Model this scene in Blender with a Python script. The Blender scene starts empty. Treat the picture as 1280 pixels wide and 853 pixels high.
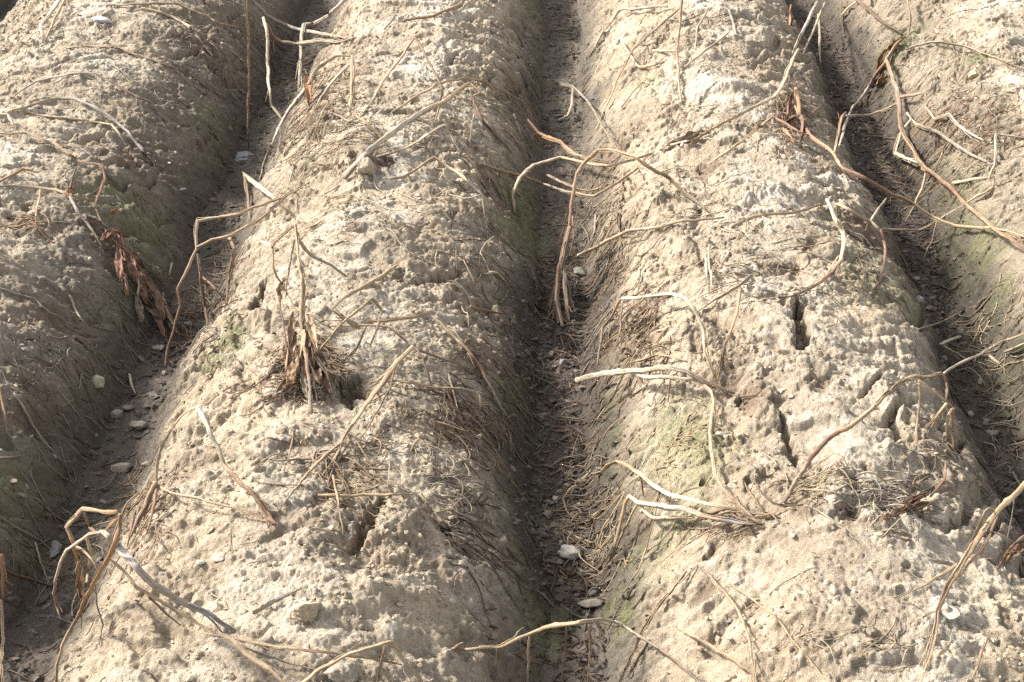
import bpy, math, random
import numpy as np
random.seed(7)
RNG = np.random.default_rng(11)
S = bpy.context.scene
COL = S.collection

# ------------------------------------------------------------------ camera
F_PX, W_PX, H_PX = 1900.0, 1280.0, 853.0        # focal length in pixels of the 1280 wide picture
VPX, VPY = 700.0, -644.0                        # where the furrows meet
CAM = np.array([-0.03, 0.0, 1.43])
TH = math.atan((H_PX / 2 - VPY) / F_PX)
PSI = math.atan((VPX - W_PX / 2) / F_PX * math.cos(TH))
FWD = np.array([-math.sin(PSI) * math.cos(TH), math.cos(PSI) * math.cos(TH), -math.sin(TH)])
RGT = np.array([math.cos(PSI), math.sin(PSI), 0.0])
UPV = np.cross(RGT, FWD)
cam_d = bpy.data.cameras.new('camera')
cam = bpy.data.objects.new('camera', cam_d)
COL.objects.link(cam)
cam.location = CAM
cam.rotation_euler = (math.pi / 2 - TH, 0.0, PSI)
cam_d.sensor_width = 36.0
cam_d.lens = F_PX / W_PX * 36.0
cam_d.clip_start, cam_d.clip_end = 0.05, 500.0
S.camera = cam


def ray(px, py):
    """direction whose component along the view axis is 1"""
    px, py = np.asarray(px, float), np.asarray(py, float)
    a = (px - W_PX / 2) / F_PX
    b = -(py - H_PX / 2) / F_PX
    return FWD + a[..., None] * RGT + b[..., None] * UPV


# ------------------------------------------------------------------ noise
def _h(ix, iy, seed):
    n = (ix.astype(np.int64) * 374761393 + iy.astype(np.int64) * 668265263 + seed * 1442695041) & 0xFFFFFFFF
    n = ((n ^ (n >> 13)) * 1274126177) & 0xFFFFFFFF
    n = ((n ^ (n >> 16)) * 2246822519) & 0xFFFFFFFF
    return ((n ^ (n >> 15)) & 0xFFFFFF).astype(np.float32) / np.float32(0xFFFFFF)


def vnoise(x, y, seed=0):
    """gradient noise, about -1..1"""
    ix, iy = np.floor(x), np.floor(y)
    fx, fy = (x - ix).astype(np.float32), (y - iy).astype(np.float32)
    ix, iy = ix.astype(np.int64), iy.astype(np.int64)
    u = fx * fx * fx * (fx * (fx * 6 - 15) + 10)
    v = fy * fy * fy * (fy * (fy * 6 - 15) + 10)

    def g(dx, dy):
        a = _h(ix + dx, iy + dy, seed) * np.float32(2 * math.pi)
        return np.cos(a) * (fx - dx) + np.sin(a) * (fy - dy)
    a = g(0, 0) * (1 - u) + g(1, 0) * u
    b = g(0, 1) * (1 - u) + g(1, 1) * u
    return (a * (1 - v) + b * v) * np.float32(1.5)


def fbm(x, y, seed=0, octaves=4, gain=0.5, lac=2.03):
    s, amp, tot = 0, 1.0, 0.0
    for k in range(octaves):
        s = s + amp * vnoise(x, y, seed + 17 * k)
        tot += amp
        amp *= gain
        x, y = x * lac + 3.1, y * lac + 1.7
    return s / tot


def worley(x, y, seed=0):
    """distance to nearest and second nearest cell point, and a random value of the nearest"""
    ix, iy = np.floor(x).astype(np.int64), np.floor(y).astype(np.int64)
    f1 = np.full(x.shape, 9.0, np.float32)
    f2 = f1.copy()
    val = np.zeros(x.shape, np.float32)
    for dx in (-1, 0, 1):
        for dy in (-1, 0, 1):
            cx, cy = ix + dx, iy + dy
            d = np.hypot(cx + _h(cx, cy, seed) - x, cy + _h(cx, cy, seed + 5) - y).astype(np.float32)
            nearer = d < f1
            f2 = np.where(nearer, f1, np.minimum(f2, d))
            val = np.where(nearer, _h(cx, cy, seed + 9), val)
            f1 = np.where(nearer, d, f1)
    return f1, f2, val


def sstep(a, b, t):
    t = np.clip((t - a) / (b - a), 0, 1)
    return t * t * (3 - 2 * t)


# ------------------------------------------------------------------ the ridged soil
SPACING = 0.75


def furrow_coord(x, y):
    xm = x + 0.020 * vnoise(y * 0.9 + 3.3, x * 0.6, 41) + 0.012 * vnoise(y * 3.1, x * 1.4, 42)
    xm = xm + 0.20 * sstep(-0.98, -1.62, x)            # the first ridge is a broad one
    k = np.round(xm / SPACING)
    return xm - k * SPACING, k                        # signed distance to the nearest furrow


def base_height(x, y):
    d, k = furrow_coord(x, y)
    s = np.abs(d)
    side = np.where(d > 0, 1.0, -1.0)                 # which side of the furrow: > 0 is a face turned towards -x
    ridge = k * 2 + side
    fw = 0.046 + 0.014 * vnoise(y * 2.3, ridge * 7.7, 43)
    s = s + 0.018 * vnoise(y * 5.0 + 9, ridge * 3.1, 44) * sstep(0.03, 0.12, s) * (1 - sstep(0.25, 0.36, s))
    q = np.clip((s - fw) / (SPACING / 2 - fw), 0, 1)
    prof = 1 - (1 - q) ** 2.8
    hgt = 0.212 + 0.022 * vnoise(y * 1.7, np.round(x / SPACING - 0.5) * 5.5, 45)
    far = 1 - sstep(9.0, 16.0, np.hypot(x, y - 3))
    z = hgt * prof * far + 0.17 * (1 - far)
    return z, q, d, k


# hollows, cracks and clods seen in the soil: picture points, radius in picture pixels, depth in metres (negative: a clod)
HOLLOWS = [
    ([(996, 378), (1000, 405), (1003, 428), (999, 446)], 14, 0.085, 0.35),
    ([(985, 385), (1012, 388)], 14, 0.028, 0.6),
    ([(1022, 478), (1026, 492)], 17, 0.022, 0.7),
    ([(976, 520), (986, 545), (994, 575), (1000, 592)], 9, 0.045, 0.5),
    ([(437, 474), (440, 490)], 19, 0.085, 0.5),
    ([(478, 624), (466, 648), (446, 680), (436, 690)], 9, 0.050, 0.4),
    ([(524, 618), (550, 660), (590, 705)], 14, 0.016, 0.6),
    ([(895, 408)], 6, 0.035, 0.4), ([(880, 608)], 5, 0.03, 0.4),
    ([(888, 730), (872, 745)], 15, 0.020, 0.8), ([(893, 680), (888, 692)], 8, 0.03, 0.5),
    ([(933, 505), (932, 490)], 11, 0.04, 0.5), ([(1066, 612), (1068, 628)], 10, 0.03, 0.6),
    ([(1065, 652)], 12, 0.03, 0.5), ([(77, 44)], 7, 0.03, 0.5), ([(500, 345), (508, 352)], 11, 0.022, 0.7),
    ([(1139, 65)], 9, 0.04, 0.5), ([(30, 248)], 8, 0.04, 0.5), ([(330, 355), (322, 380), (316, 395)], 11, 0.05, 0.5),
    ([(1018, 300), (1010, 312)], 8, 0.022, 0.5), ([(1000, 328), (975, 332)], 8, 0.016, 0.6),
    ([(480, 212), (486, 206)], 10, 0.04, 0.5), ([(500, 45)], 14, 0.016, 0.7),
    ([(604, 240), (612, 252)], 12, 0.035, 0.6), ([(885, 215), (880, 205)], 11, 0.030, 0.5),
    ([(655, 100), (670, 140), (690, 170)], 12, 0.035, 0.6), ([(620, 200), (640, 250), (655, 300)], 9, 0.022, 0.7),
    ([(590, 180), (605, 230)], 9, 0.022, 0.7), 
    ([(1240, 745), (1262, 790)], 9, 0.02, 0.6), ([(1120, 500), (1135, 530)], 8, 0.015, 0.7),
    ([(120, 450), (160, 500)], 14, 0.03, 0.7), ([(30, 480), (60, 560)], 10, 0.018, 0.8),
    ([(150, 180), (190, 250)], 9, 0.018, 0.8), ([(255, 60), (280, 110)], 12, 0.022, 0.7),
    ([(160, 640), (185, 600)], 10, 0.02, 0.7), ([(1085, 590)], 10, 0.018, 0.6),
    ([(1005, 812), (1060, 822), (1110, 806)], 6, 0.012, 0.6),
    ([(800, 430), (815, 400)], 12, 0.03, 0.6), ([(860, 470), (905, 476)], 7, 0.02, 0.7),
    ([(1230, 330), (1210, 390)], 9, 0.02, 0.7),
]
CLODS = [
    ([(500, 650), (492, 690)], 34, 0.022, 0.75), ([(535, 655)], 16, 0.012, 0.6),
    ([(380, 766)], 20, 0.022, 0.8), ([(434, 205), (428, 216)], 12, 0.024, 0.8),
    ([(455, 212), (458, 225)], 13, 0.026, 0.8), ([(520, 712)], 14, 0.012, 0.8),
    ([(420, 650), (400, 680)], 32, 0.018, 0.7), ([(1222, 94)], 17, 0.025, 0.9), ([(1190, 92)], 12, 0.02, 0.8),
    ([(1160, 105)], 12, 0.018, 0.8), ([(870, 420), (905, 440)], 30, 0.014, 0.8),
    ([(950, 490), (955, 520)], 20, 0.014, 0.8), ([(945, 605), (925, 615)], 12, 0.02, 0.8),
    ([(1040, 610), (1045, 640)], 18, 0.018, 0.8), ([(1110, 560)], 24, 0.010, 0.9),
    ([(800, 255), (845, 300)], 26, 0.012, 0.9), ([(1160, 180)], 14, 0.018, 0.8),
    ([(1170, 630), (1190, 650)], 12, 0.018, 0.8), ([(1080, 662), (1140, 668)], 12, 0.014, 0.8),
    ([(60, 420), (90, 450)], 26, 0.016, 0.8), ([(40, 395)], 14, 0.016, 0.8), ([(150, 410)], 18, 0.014, 0.8),
    ([(30, 60), (50, 75)], 18, 0.016, 0.8), ([(118, 40), (130, 35)], 16, 0.014, 0.8),
    ([(470, 745), (520, 760)], 30, 0.012, 0.8), ([(1180, 770)], 16, 0.012, 0.8),
    ([(1030, 350)], 22, 0.012, 0.8), ([(930, 250), (965, 240)], 16, 0.014, 0.8),
    ([(355, 470)], 24, 0.010, 0.9), ([(300, 560), (330, 580)], 30, 0.012, 0.9),
    ([(390, 830), (440, 840)], 14, 0.018, 0.8),
]


def hit_base(px, py):
    """where picture points meet the smooth ridges"""
    d = ray(px, py)
    t = np.full(np.shape(px), 0.9)
    for step in (0.04, 0.002):
        done = np.zeros(np.shape(px), bool)
        for _ in range(160):
            p = CAM + t[..., None] * d
            done |= p[..., 2] <= base_height(p[..., 0], p[..., 1])[0]
            if done.all():
                break
            t = np.where(done, t, t + step)
        if step > 0.01:
            t = t - step
    return CAM + t[..., None] * d, t


# grid lines: even in the part seen close up, widening towards the horizon
X0, X1, DX = -1.84, 1.84, 0.0021
Y0, Y1, DY = 1.16, 5.10, 0.0027


def grid_lines(a, b, d, far):
    core = np.arange(a, b + d / 2, d)
    steps, s, tot = [], d, 0.0
    while tot < far:
        s *= 1.06 if s < 0.25 else 1.25
        tot += s
        steps.append(tot)
    steps = np.array(steps)
    return np.concatenate([a - steps[::-1], core, core[-1] + steps]), len(steps), len(core)


gx, nx_pre, nx_core = grid_lines(X0, X1, DX, 70.0)
gy, ny_pre, ny_core = grid_lines(Y0, Y1, DY, 70.0)
NX, NY = len(gx), len(gy)
GX, GY = np.meshgrid(gx, gy)
fine = sstep(0.9, 0.0, np.maximum(np.maximum(X0 - GX, GX - X1), np.maximum(Y0 - GY, GY - Y1))).astype(np.float32)

Z, Q, D, K = base_height(GX, GY)
Q = Q.astype(np.float32)
D = D.astype(np.float32)
left_face = sstep(-0.02, 0.02, D) * sstep(0.02, 0.10, np.abs(D))      # faces turned towards -x, the sun
slope = np.clip(1 - Q, 0, 1) * sstep(0.0, 0.12, Q)                    # on the flanks
crown = sstep(0.62, 0.92, Q)
floor_ = 1 - sstep(0.0, 0.10, Q)

x32, y32 = GX, GY
wx = GX + 0.012 * vnoise(GX * 14, GY * 14, 61)
wy = GY + 0.012 * vnoise(GX * 14, GY * 14, 62)

# broad lumps: each plant hill swells a little
med = 0.028 * fbm(GX * 4.2, GY * 4.2, 71, 2)
med += 0.018 * fbm(wx * 11, wy * 11, 72, 3) * (0.6 + 0.7 * slope)
# broken crust: plates with a sharp edge
n1 = fbm(wx * 5.5, wy * 9.0, 73, 4)
n2 = fbm(wx * 9.0 + 4, wy * 15.0, 74, 4)
crust1 = sstep(-0.03, 0.03, n1)
crust2 = sstep(0.10, 0.14, n2)
med += crown * (0.010 * crust1 + 0.006 * crust2) + 0.007 * slope * crust2
# runnels down the flanks
rill = vnoise(GX * 6 + 1.5 * vnoise(GX * 3, GY * 5, 75), GY * 30 + np.abs(D) * 14, 76)
rill2 = vnoise(GX * 13, GY * 62 + np.abs(D) * 22, 77)
flank = sstep(0.05, 0.25, Q) * (1 - sstep(0.62, 0.85, Q))
rgt_face = flank * (1 - left_face)
med += flank * (0.011 * rill + 0.004 * rill2) - rgt_face * 0.018 * sstep(0.35, 0.75, fbm(GX * 5, GY * 21 + np.abs(D) * 26, 78, 3))
_sp = hit_base(np.array([560.0]), np.array([527.0]))[0][0]
calm = sstep(0.09, 0.24, np.hypot(GX - _sp[0], (GY - _sp[1]) * 0.6))
gul = np.abs(vnoise(GX * 3.5 + 0.6 * vnoise(GX * 9, GY * 9, 79), GY * 8.5 + np.abs(D) * 13, 80))
med -= calm * flank * (0.35 + 0.65 * (1 - left_face)) * 0.034 * (1 - sstep(0.0, 0.22, gul)) * sstep(-0.25, 0.35, vnoise(GX * 2.7, GY * 2.7, 82))
med = med * (0.35 + 0.65 * calm) + calm * flank * 0.016 * fbm(wx * 8 + 5, wy * 8, 83, 3) + flank * (0.012 - 0.006 * left_face) * fbm(wx * 24 + 5, wy * 27, 84, 4, 0.65)
med *= fine
Z = Z + med

feature = np.zeros_like(Z)
hollow_brown = np.zeros(Z.shape, np.float32)
_all = np.array([p for _it in (HOLLOWS, CLODS) for q_ in _it for p in q_[0]], float)
_w, _t = hit_base(_all[:, 0], _all[:, 1])
_n = 0
ufn = fbm(GX * 38, GY * 38, 81, 4, 0.65)
for sign, items in ((1, HOLLOWS), (-1, CLODS)):
    for pts, r_px, depth, edge in items:
        p = np.array(pts, float)
        w, t = _w[_n:_n + len(p)], _t[_n:_n + len(p)]
        _n += len(p)
        r = r_px * float(t.mean()) / F_PX
        xa, xb = w[:, 0].min() - 3 * r, w[:, 0].max() + 3 * r
        ya, yb = w[:, 1].min() - 4 * r, w[:, 1].max() + 4 * r
        i0, i1 = np.searchsorted(gx, [xa, xb])
        j0, j1 = np.searchsorted(gy, [ya, yb])
        xs, ys = GX[j0:j1, i0:i1], GY[j0:j1, i0:i1]
        dist = np.full(xs.shape, 9.0)
        seg = [(w[i], w[i + 1]) for i in range(len(w) - 1)] or [(w[0], w[0])]
        w_i = 0
        for a, b in seg:
            e = b - a
            L = e[0] ** 2 + e[1] ** 2 + 1e-9
            u = np.clip(((xs - a[0]) * e[0] + (ys - a[1]) * e[1]) / L, 0, 1)
            dk = np.hypot(xs - a[0] - u * e[0], (ys - a[1] - u * e[1]) * 0.75)
            if len(w) > 2:                                   # cracks narrow towards their ends
                along = (w_i + u) / (len(w) - 1)
                dk = dk / (0.35 + 0.65 * np.sin(math.pi * np.clip(along, 0.02, 0.98)))
            w_i += 1
            dist = np.minimum(dist, dk)
        dist = dist / r + 1.25 * ufn[j0:j1, i0:i1]
        m = 1 - sstep(1 - edge, 1 + 0.15 * edge, dist)
        feature[j0:j1, i0:i1] -= sign * depth * (0.62 if sign > 0 else 1.15) * m * (0.75 + 0.5 * ufn[j0:j1, i0:i1])
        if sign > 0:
            hollow_brown[j0:j1, i0:i1] = np.maximum(hollow_brown[j0:j1, i0:i1], m)
Z = Z + feature

# fine relief is pushed out along the surface normal
gzx = np.gradient(Z, gx, axis=1)
gzy = np.gradient(Z, gy, axis=0)
nl = 1 / np.sqrt(1 + gzx ** 2 + gzy ** 2)
rough = 0.55 + 0.6 * sstep(-0.2, 0.4, fbm(GX * 6, GY * 6, 91, 3))
f1, f2, cv = worley(wx * 26, wy * 26, 92)
crumb = (1 - 0.8 * crown) * sstep(0.10, 0.5, fbm(GX * 7 + 9, GY * 7, 93, 3)) * (0.4 + 0.6 * left_face)
det = 0.0042 * crumb * (np.sqrt(np.clip(1 - (f1 / 0.75) ** 2, 0, 1)) - 0.4) * (0.4 + 0.9 * cv)
g1, g2, gv = worley(GX * 62 + 0.5 * vnoise(GX * 40, GY * 40, 94), GY * 62, 95)
det += 0.0008 * rough * (0.5 - g1) * (0.5 + gv)
pit = (gv > 0.80) * (1 - sstep(0.10, 0.38, g1)) * sstep(0.0, 0.4, fbm(GX * 8, GY * 8, 96, 2)) * (1 - 0.5 * crown)
det -= 0.0045 * pit * (1 - floor_)
h1, h2, hv = worley(wx * 34, GY * 30, 103)
pit2 = (hv > 0.86) * (1 - sstep(0.04, 0.24, h1 + 0.16 * vnoise(GX * 70, GY * 70, 104))) * sstep(0.0, 0.45, fbm(GX * 5, GY * 5, 105, 2))
det -= 0.0075 * (1 - 0.6 * crown) * pit2 * (1 - floor_)
det += 0.0030 * rough * (1 - 0.35 * crown) * fbm(wx * 38, wy * 38, 97, 4, 0.62)
det += 0.0012 * rough * vnoise(GX * 105, GY * 105, 98) + 0.0022 * rough * vnoise(GX * 190, GY * 190, 106)
bil = np.abs(vnoise(wx * 48, wy * 48, 121)) + 0.5 * np.abs(vnoise(wx * 101, wy * 101, 122)) + 0.28 * np.abs(vnoise(GX * 180, GY * 180, 123))
det += 0.0080 * (1 - 0.4 * crown + 0.15 * flank) * (0.30 + 0.85 * sstep(-0.1, 0.4, fbm(GX * 6 + 3, GY * 6, 124, 3))) * (bil - 0.5)      # crumbs packed together, creases between
k1, k2, kv = worley(GX * 125, GY * 125, 107)
det -= 0.0030 * (kv > 0.80) * (1 - sstep(0.15, 0.5, k1)) * (0.15 + 0.85 * sstep(-0.1, 0.3, fbm(GX * 7, GY * 7, 108, 3))) * (1 - floor_)
# fine brushed lines on the crowns, across the ridge
det += 0.0009 * crown * vnoise(GX * 22, GY * 95 + 3 * vnoise(GX * 8, GY * 8, 99), 100)
det += floor_ * 0.004 * fbm(GX * 60, GY * 60, 101, 3)
# left, sunny flanks: crumbs smeared up the slope
det += left_face * flank * 0.0030 * vnoise(GX * 45 + GY * 30, GY * 55 - GX * 25, 102)
det *= fine
PX = GX - gzx * nl * det
PY = GY - gzy * nl * det
PZ = Z + nl * det
ZT = (Z + det / nl).astype(np.float64)             # height over the plan, for setting things down

# what the soil is made of, with shade of flanks and furrows painted in
moss = sstep(0.15, 0.55, fbm(GX * 3.1 + 5, GY * 2.6, 111, 4)) * sstep(0.02, 0.12, Q) * (1 - sstep(0.45, 0.75, Q)) * fine
MOSS_SPOTS = [(660, 520, 40), (640, 300, 40), (757, 545, 22), (1215, 330, 40), (1260, 510, 45), (690, 800, 35), (795, 690, 22),
              (285, 430, 30), (1240, 385, 26), (700, 380, 25), (1225, 70, 18), (20, 600, 40), (780, 770, 22), (758, 600, 20), (772, 690, 28), (765, 760, 24), (672, 560, 35), (655, 285, 40), (668, 500, 34), (690, 640, 40), (690, 780, 34), (650, 240, 30), (1220, 420, 30), (1180, 260, 26), (1195, 350, 40), (1265, 470, 45), (1275, 540, 40), (1190, 300, 30), (270, 450, 26), (752, 520, 22), (1120, 200, 25)]
for mx, my, mr in MOSS_SPOTS:
    w, t = hit_base(np.array([float(mx)]), np.array([float(my)]))
    r = mr * float(t[0]) / F_PX
    dd = np.hypot(GX - w[0, 0], (GY - w[0, 1]) * 0.6) / r + 0.8 * n1
    moss = np.maximum(moss, (1 - sstep(0.4, 1.25, dd)))
hn0 = fbm(GX * 16, GY * 16, 116, 3)
damp_shade = np.clip(1 - sstep(0.02, 0.20 + 0.10 * (1 - left_face), Q + 0.16 * fbm(GX * 9, GY * 9, 112, 4)), 0, 1)  # damp floor soil, with furrow shade painted in wider on faces off the sun
moist_shade = (1 - sstep(0.10, 0.46, Q + 0.26 * fbm(GX * 7, GY * 7, 117, 4) + 0.10 * left_face))  # moist flank foot, plus painted shade on faces turned from the sun
moist_shade = np.maximum(moist_shade, 0.85 * (1 - sstep(0.45, 0.95, Q + 0.8 * fbm(GX * 6, GY * 6, 119, 5, 0.6))) * (GX > 0.74) * (D > 0))
moist_shade = np.maximum(moist_shade, 0.75 * (1 - sstep(0.35, 0.95, Q + 0.8 * fbm(GX * 5.5, GY * 5.5, 118, 5, 0.6))) * (GX < -0.62) * (D < 0))  # shade on the first ridge's flank, put into the soil colour
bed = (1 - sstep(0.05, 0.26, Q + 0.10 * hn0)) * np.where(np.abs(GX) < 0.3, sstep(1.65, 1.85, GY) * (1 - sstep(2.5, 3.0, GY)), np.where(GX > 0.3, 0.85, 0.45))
damp_shade = np.maximum(damp_shade, 0.55 * (1 - sstep(0.3, 0.8, Q + 0.25 * n1)) * (GX < -0.62) * (D < 0))  # more of the first ridge's flank shade painted in as darker soil
dry = np.clip(0.35 + 0.35 * crown - 0.15 * left_face + 0.9 * fbm(GX * 5, GY * 6, 113, 4) + 0.25 * crust1 * crown, 0, 1)

HUMUS = [(712, 470, 26), (715, 520, 30), (716, 570, 34), (718, 620, 36), (722, 670, 36), (730, 730, 30), (1150, 330, 24), (1140, 380, 28), (1180, 440, 32), (1215, 500, 36), (1240, 560, 36), (395, 150, 40), (350, 100, 22), (320, 375, 22), (400, 455, 32), (570, 520, 38), (545, 600, 16), (565, 665, 24), (600, 450, 40), (655, 130, 36), (620, 250, 30), (800, 425, 30), (815, 380, 22),
         (770, 190, 30), (885, 210, 22), (935, 500, 26), (905, 470, 22), (700, 340, 26), (985, 150, 22), (1030, 210, 26), (1238, 165, 48), (1150, 170, 30), (1090, 300, 30), (150, 320, 32), (60, 400, 34), (45, 510, 26), (250, 370, 36),
         (150, 200, 26), (20, 280, 26), (1140, 630, 30), (1060, 620, 20), (930, 655, 18), (875, 740, 20), (800, 650, 26), (270, 70, 34), (470, 205, 22), (450, 480, 22), (1060, 660, 16), (1010, 640, 16), (180, 630, 22), (425, 640, 16), (720, 580, 40), (85, 700, 40)]
_hp = np.array(HUMUS, float)
_hw, _ht = hit_base(_hp[:, 0], _hp[:, 1])
humus = np.zeros_like(hollow_brown)
hn = fbm(GX * 14, GY * 14, 115, 4)
for (hx, hy, hr), w, t in zip(HUMUS, _hw, _ht):
    r = hr * float(t) / F_PX
    dd = np.hypot(GX - w[0], (GY - w[1]) * 0.65) / r + 1.1 * hn
    humus = np.maximum(humus, 1 - sstep(0.35, 1.15, dd))
verts = np.stack([PX, PY, PZ], -1).reshape(-1, 3).astype(np.float32)
ii, jj = np.meshgrid(np.arange(NX - 1), np.arange(NY - 1))
b = (jj * NX + ii).ravel()
quads = np.stack([b, b + 1, b + 1 + NX, b + NX], -1).astype(np.int32)
me = bpy.data.meshes.new('soil')
me.vertices.add(len(verts))
me.vertices.foreach_set('co', verts.ravel())
me.loops.add(quads.size)
me.loops.foreach_set('vertex_index', quads.ravel())
me.polygons.add(len(quads))
me.polygons.foreach_set('loop_start', np.arange(0, quads.size, 4, dtype=np.int32))
me.polygons.foreach_set('use_smooth', np.ones(len(quads), bool))
me.update(calc_edges=True)
for nm, arr in (('moss', moss), ('damp_shade', damp_shade), ('dry', dry), ('humus', humus), ('litter_bed', bed), ('moist_shade', moist_shade), ('hollow_brown', hollow_brown)):
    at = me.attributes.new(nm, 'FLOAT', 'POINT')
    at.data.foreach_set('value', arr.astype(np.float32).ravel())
soil = bpy.data.objects.new('ground', me)
COL.objects.link(soil)
soil['kind'] = 'structure'
soil['label'] = 'dry sandy soil thrown up in long ridges with dark furrows between'


# ------------------------------------------------------------------ materials
class Nodes:
    def __init__(self, name):
        self.m = bpy.data.materials.new(name)
        self.m.use_nodes = True
        self.t = self.m.node_tree
        self.bsdf = self.t.nodes['Principled BSDF']

    def new(self, kind, **kw):
        n = self.t.nodes.new(kind)
        for k, v in kw.items():
            setattr(n, k, v)
        return n

    def link(self, a, b):
        self.t.links.new(a, b)

    def attr(self, name):
        return self.new('ShaderNodeAttribute', attribute_name=name)

    def noise(self, vec, scale, detail=4.0, rough=0.6):
        n = self.new('ShaderNodeTexNoise')
        n.inputs['Scale'].default_value = scale
        n.inputs['Detail'].default_value = detail
        n.inputs['Roughness'].default_value = rough
        if vec is not None:
            self.link(vec, n.inputs['Vector'])
        return n.outputs['Fac']

    def remap(self, val, a, b, c=0.0, d=1.0):
        n = self.new('ShaderNodeMapRange')
        n.inputs[1].default_value, n.inputs[2].default_value = a, b
        n.inputs[3].default_value, n.inputs[4].default_value = c, d
        self.link(val, n.inputs[0])
        return n.outputs[0]

    def mix(self, fac, a, b, mode='MIX'):
        n = self.new('ShaderNodeMix', data_type='RGBA', blend_type=mode)
        for k, v in ((0, fac), (6, a), (7, b)):
            if isinstance(v, tuple):
                n.inputs[k].default_value = (*v, 1.0)
            elif isinstance(v, (int, float)):
                n.inputs[k].default_value = v
            else:
                self.link(v, n.inputs[k])
        return n.outputs[2]

    def mul(self, a, b):
        n = self.new('ShaderNodeMath', operation='MULTIPLY')
        for k, v in ((0, a), (1, b)):
            if isinstance(v, (int, float)):
                n.inputs[k].default_value = v
            else:
                self.link(v, n.inputs[k])
        return n.outputs[0]

    def bump(self, height, strength, dist, normal=None):
        n = self.new('ShaderNodeBump')
        n.inputs['Strength'].default_value = strength
        n.inputs['Distance'].default_value = dist
        self.link(height, n.inputs['Height'])
        if normal is not None:
            self.link(normal, n.inputs['Normal'])
        return n.outputs['Normal']


def soil_material():
    N = Nodes('ridge_soil')
    pos = N.new('ShaderNodeTexCoord').outputs['Object']
    big = N.noise(pos, 5.0, 5.0)
    mid = N.noise(pos, 38.0, 6.0, 0.65)
    fin = N.noise(pos, 260.0, 4.0, 0.7)
    sand, pale = (0.395, 0.315, 0.213), (0.475, 0.422, 0.342)
    c = N.mix(N.attr('dry').outputs['Fac'], sand, pale)
    c = N.mix(N.remap(big, 0.42, 0.58, 0.0, 0.85), c, (0.275, 0.215, 0.150))
    c = N.mix(N.remap(mid, 0.48, 0.66, 0.0, 0.65), c, (0.235, 0.188, 0.134))
    c = N.mix(N.remap(mid, 0.44, 0.30, 0.0, 0.6), c, (0.52, 0.48, 0.40))
    c = N.mix(N.mul(N.attr('moist_shade').outputs['Fac'], N.remap(mid, 0.3, 0.65, 0.55, 0.95)), c, (0.190, 0.157, 0.112))  # moist soil and painted flank shade share this brown
    c = N.mix(N.remap(fin, 0.54, 0.70, 0.0, 0.75), c, (0.17, 0.135, 0.10))
    c = N.mix(N.remap(fin, 0.42, 0.26, 0.0, 0.6), c, (0.60, 0.56, 0.47))
    c = N.mix(N.mul(N.attr('hollow_brown').outputs['Fac'], 0.6), c, (0.20, 0.15, 0.10))  # darker brown inside the hollows and cracks
    c = N.mix(N.mul(N.attr('damp_shade').outputs['Fac'], N.remap(mid, 0.25, 0.7, 0.75, 1.0)), c, (0.110, 0.092, 0.073))  # damp soil and painted furrow shade share this dark brown
    c = N.mix(N.mul(N.attr('moss').outputs['Fac'], N.remap(N.noise(pos, 75.0, 6.0, 0.75), 0.40, 0.56, 0.2, 1.0)), c, (0.142, 0.146, 0.066))
    c = N.mix(N.mul(N.attr('humus').outputs['Fac'], N.remap(mid, 0.3, 0.6, 0.5, 0.95)), c, (0.165, 0.122, 0.084))
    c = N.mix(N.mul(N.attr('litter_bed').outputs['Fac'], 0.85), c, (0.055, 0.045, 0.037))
    # single grains, light and dark
    c = N.mix(N.remap(fin, 0.42, 0.24, 0.0, 0.22), c, (0.42, 0.37, 0.29))
    N.link(c, N.bsdf.inputs['Base Color'])
    N.bsdf.inputs['Roughness'].default_value = 0.92
    N.bsdf.inputs['Specular IOR Level'].default_value = 0.25
    n = N.bump(N.noise(pos, 150.0, 5.0, 0.75), 0.9, 0.0042)
    n = N.bump(N.noise(pos, 480.0, 3.0, 0.7), 0.9, 0.0025, n)
    N.link(n, N.bsdf.inputs['Normal'])
    return N.m


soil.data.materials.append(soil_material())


# ------------------------------------------------------------------ setting things down on the soil
def ground_z(x, y):
    fx = np.clip((np.asarray(x) - X0) / DX, 0, nx_core - 1.001)
    fy = np.clip((np.asarray(y) - Y0) / DY, 0, ny_core - 1.001)
    i, j = fx.astype(int), fy.astype(int)
    u, v = fx - i, fy - j
    i, j = i + nx_pre, j + ny_pre
    return (ZT[j, i] * (1 - u) + ZT[j, i + 1] * u) * (1 - v) + (ZT[j + 1, i] * (1 - u) + ZT[j + 1, i + 1] * u) * v


def hit(px, py, h=0.0):
    """distance along the view axis at which picture points are h above the soil"""
    px, py = np.asarray(px, float), np.asarray(py, float)
    h = np.broadcast_to(np.asarray(h, float), px.shape)
    d = ray(px, py)
    t = np.full(px.shape, 0.8)
    for step in (0.012, 0.001):
        done = np.zeros(px.shape, bool)
        for _ in range(500):
            p = CAM + t[..., None] * d
            done |= p[..., 2] <= ground_z(p[..., 0], p[..., 1]) + h
            if done.all():
                break
            t = np.where(done, t, t + step)
        if step > 0.01:
            t = t - step
    return t


def at(px, py, t):
    return CAM + np.asarray(t)[..., None] * ray(px, py)


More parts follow.
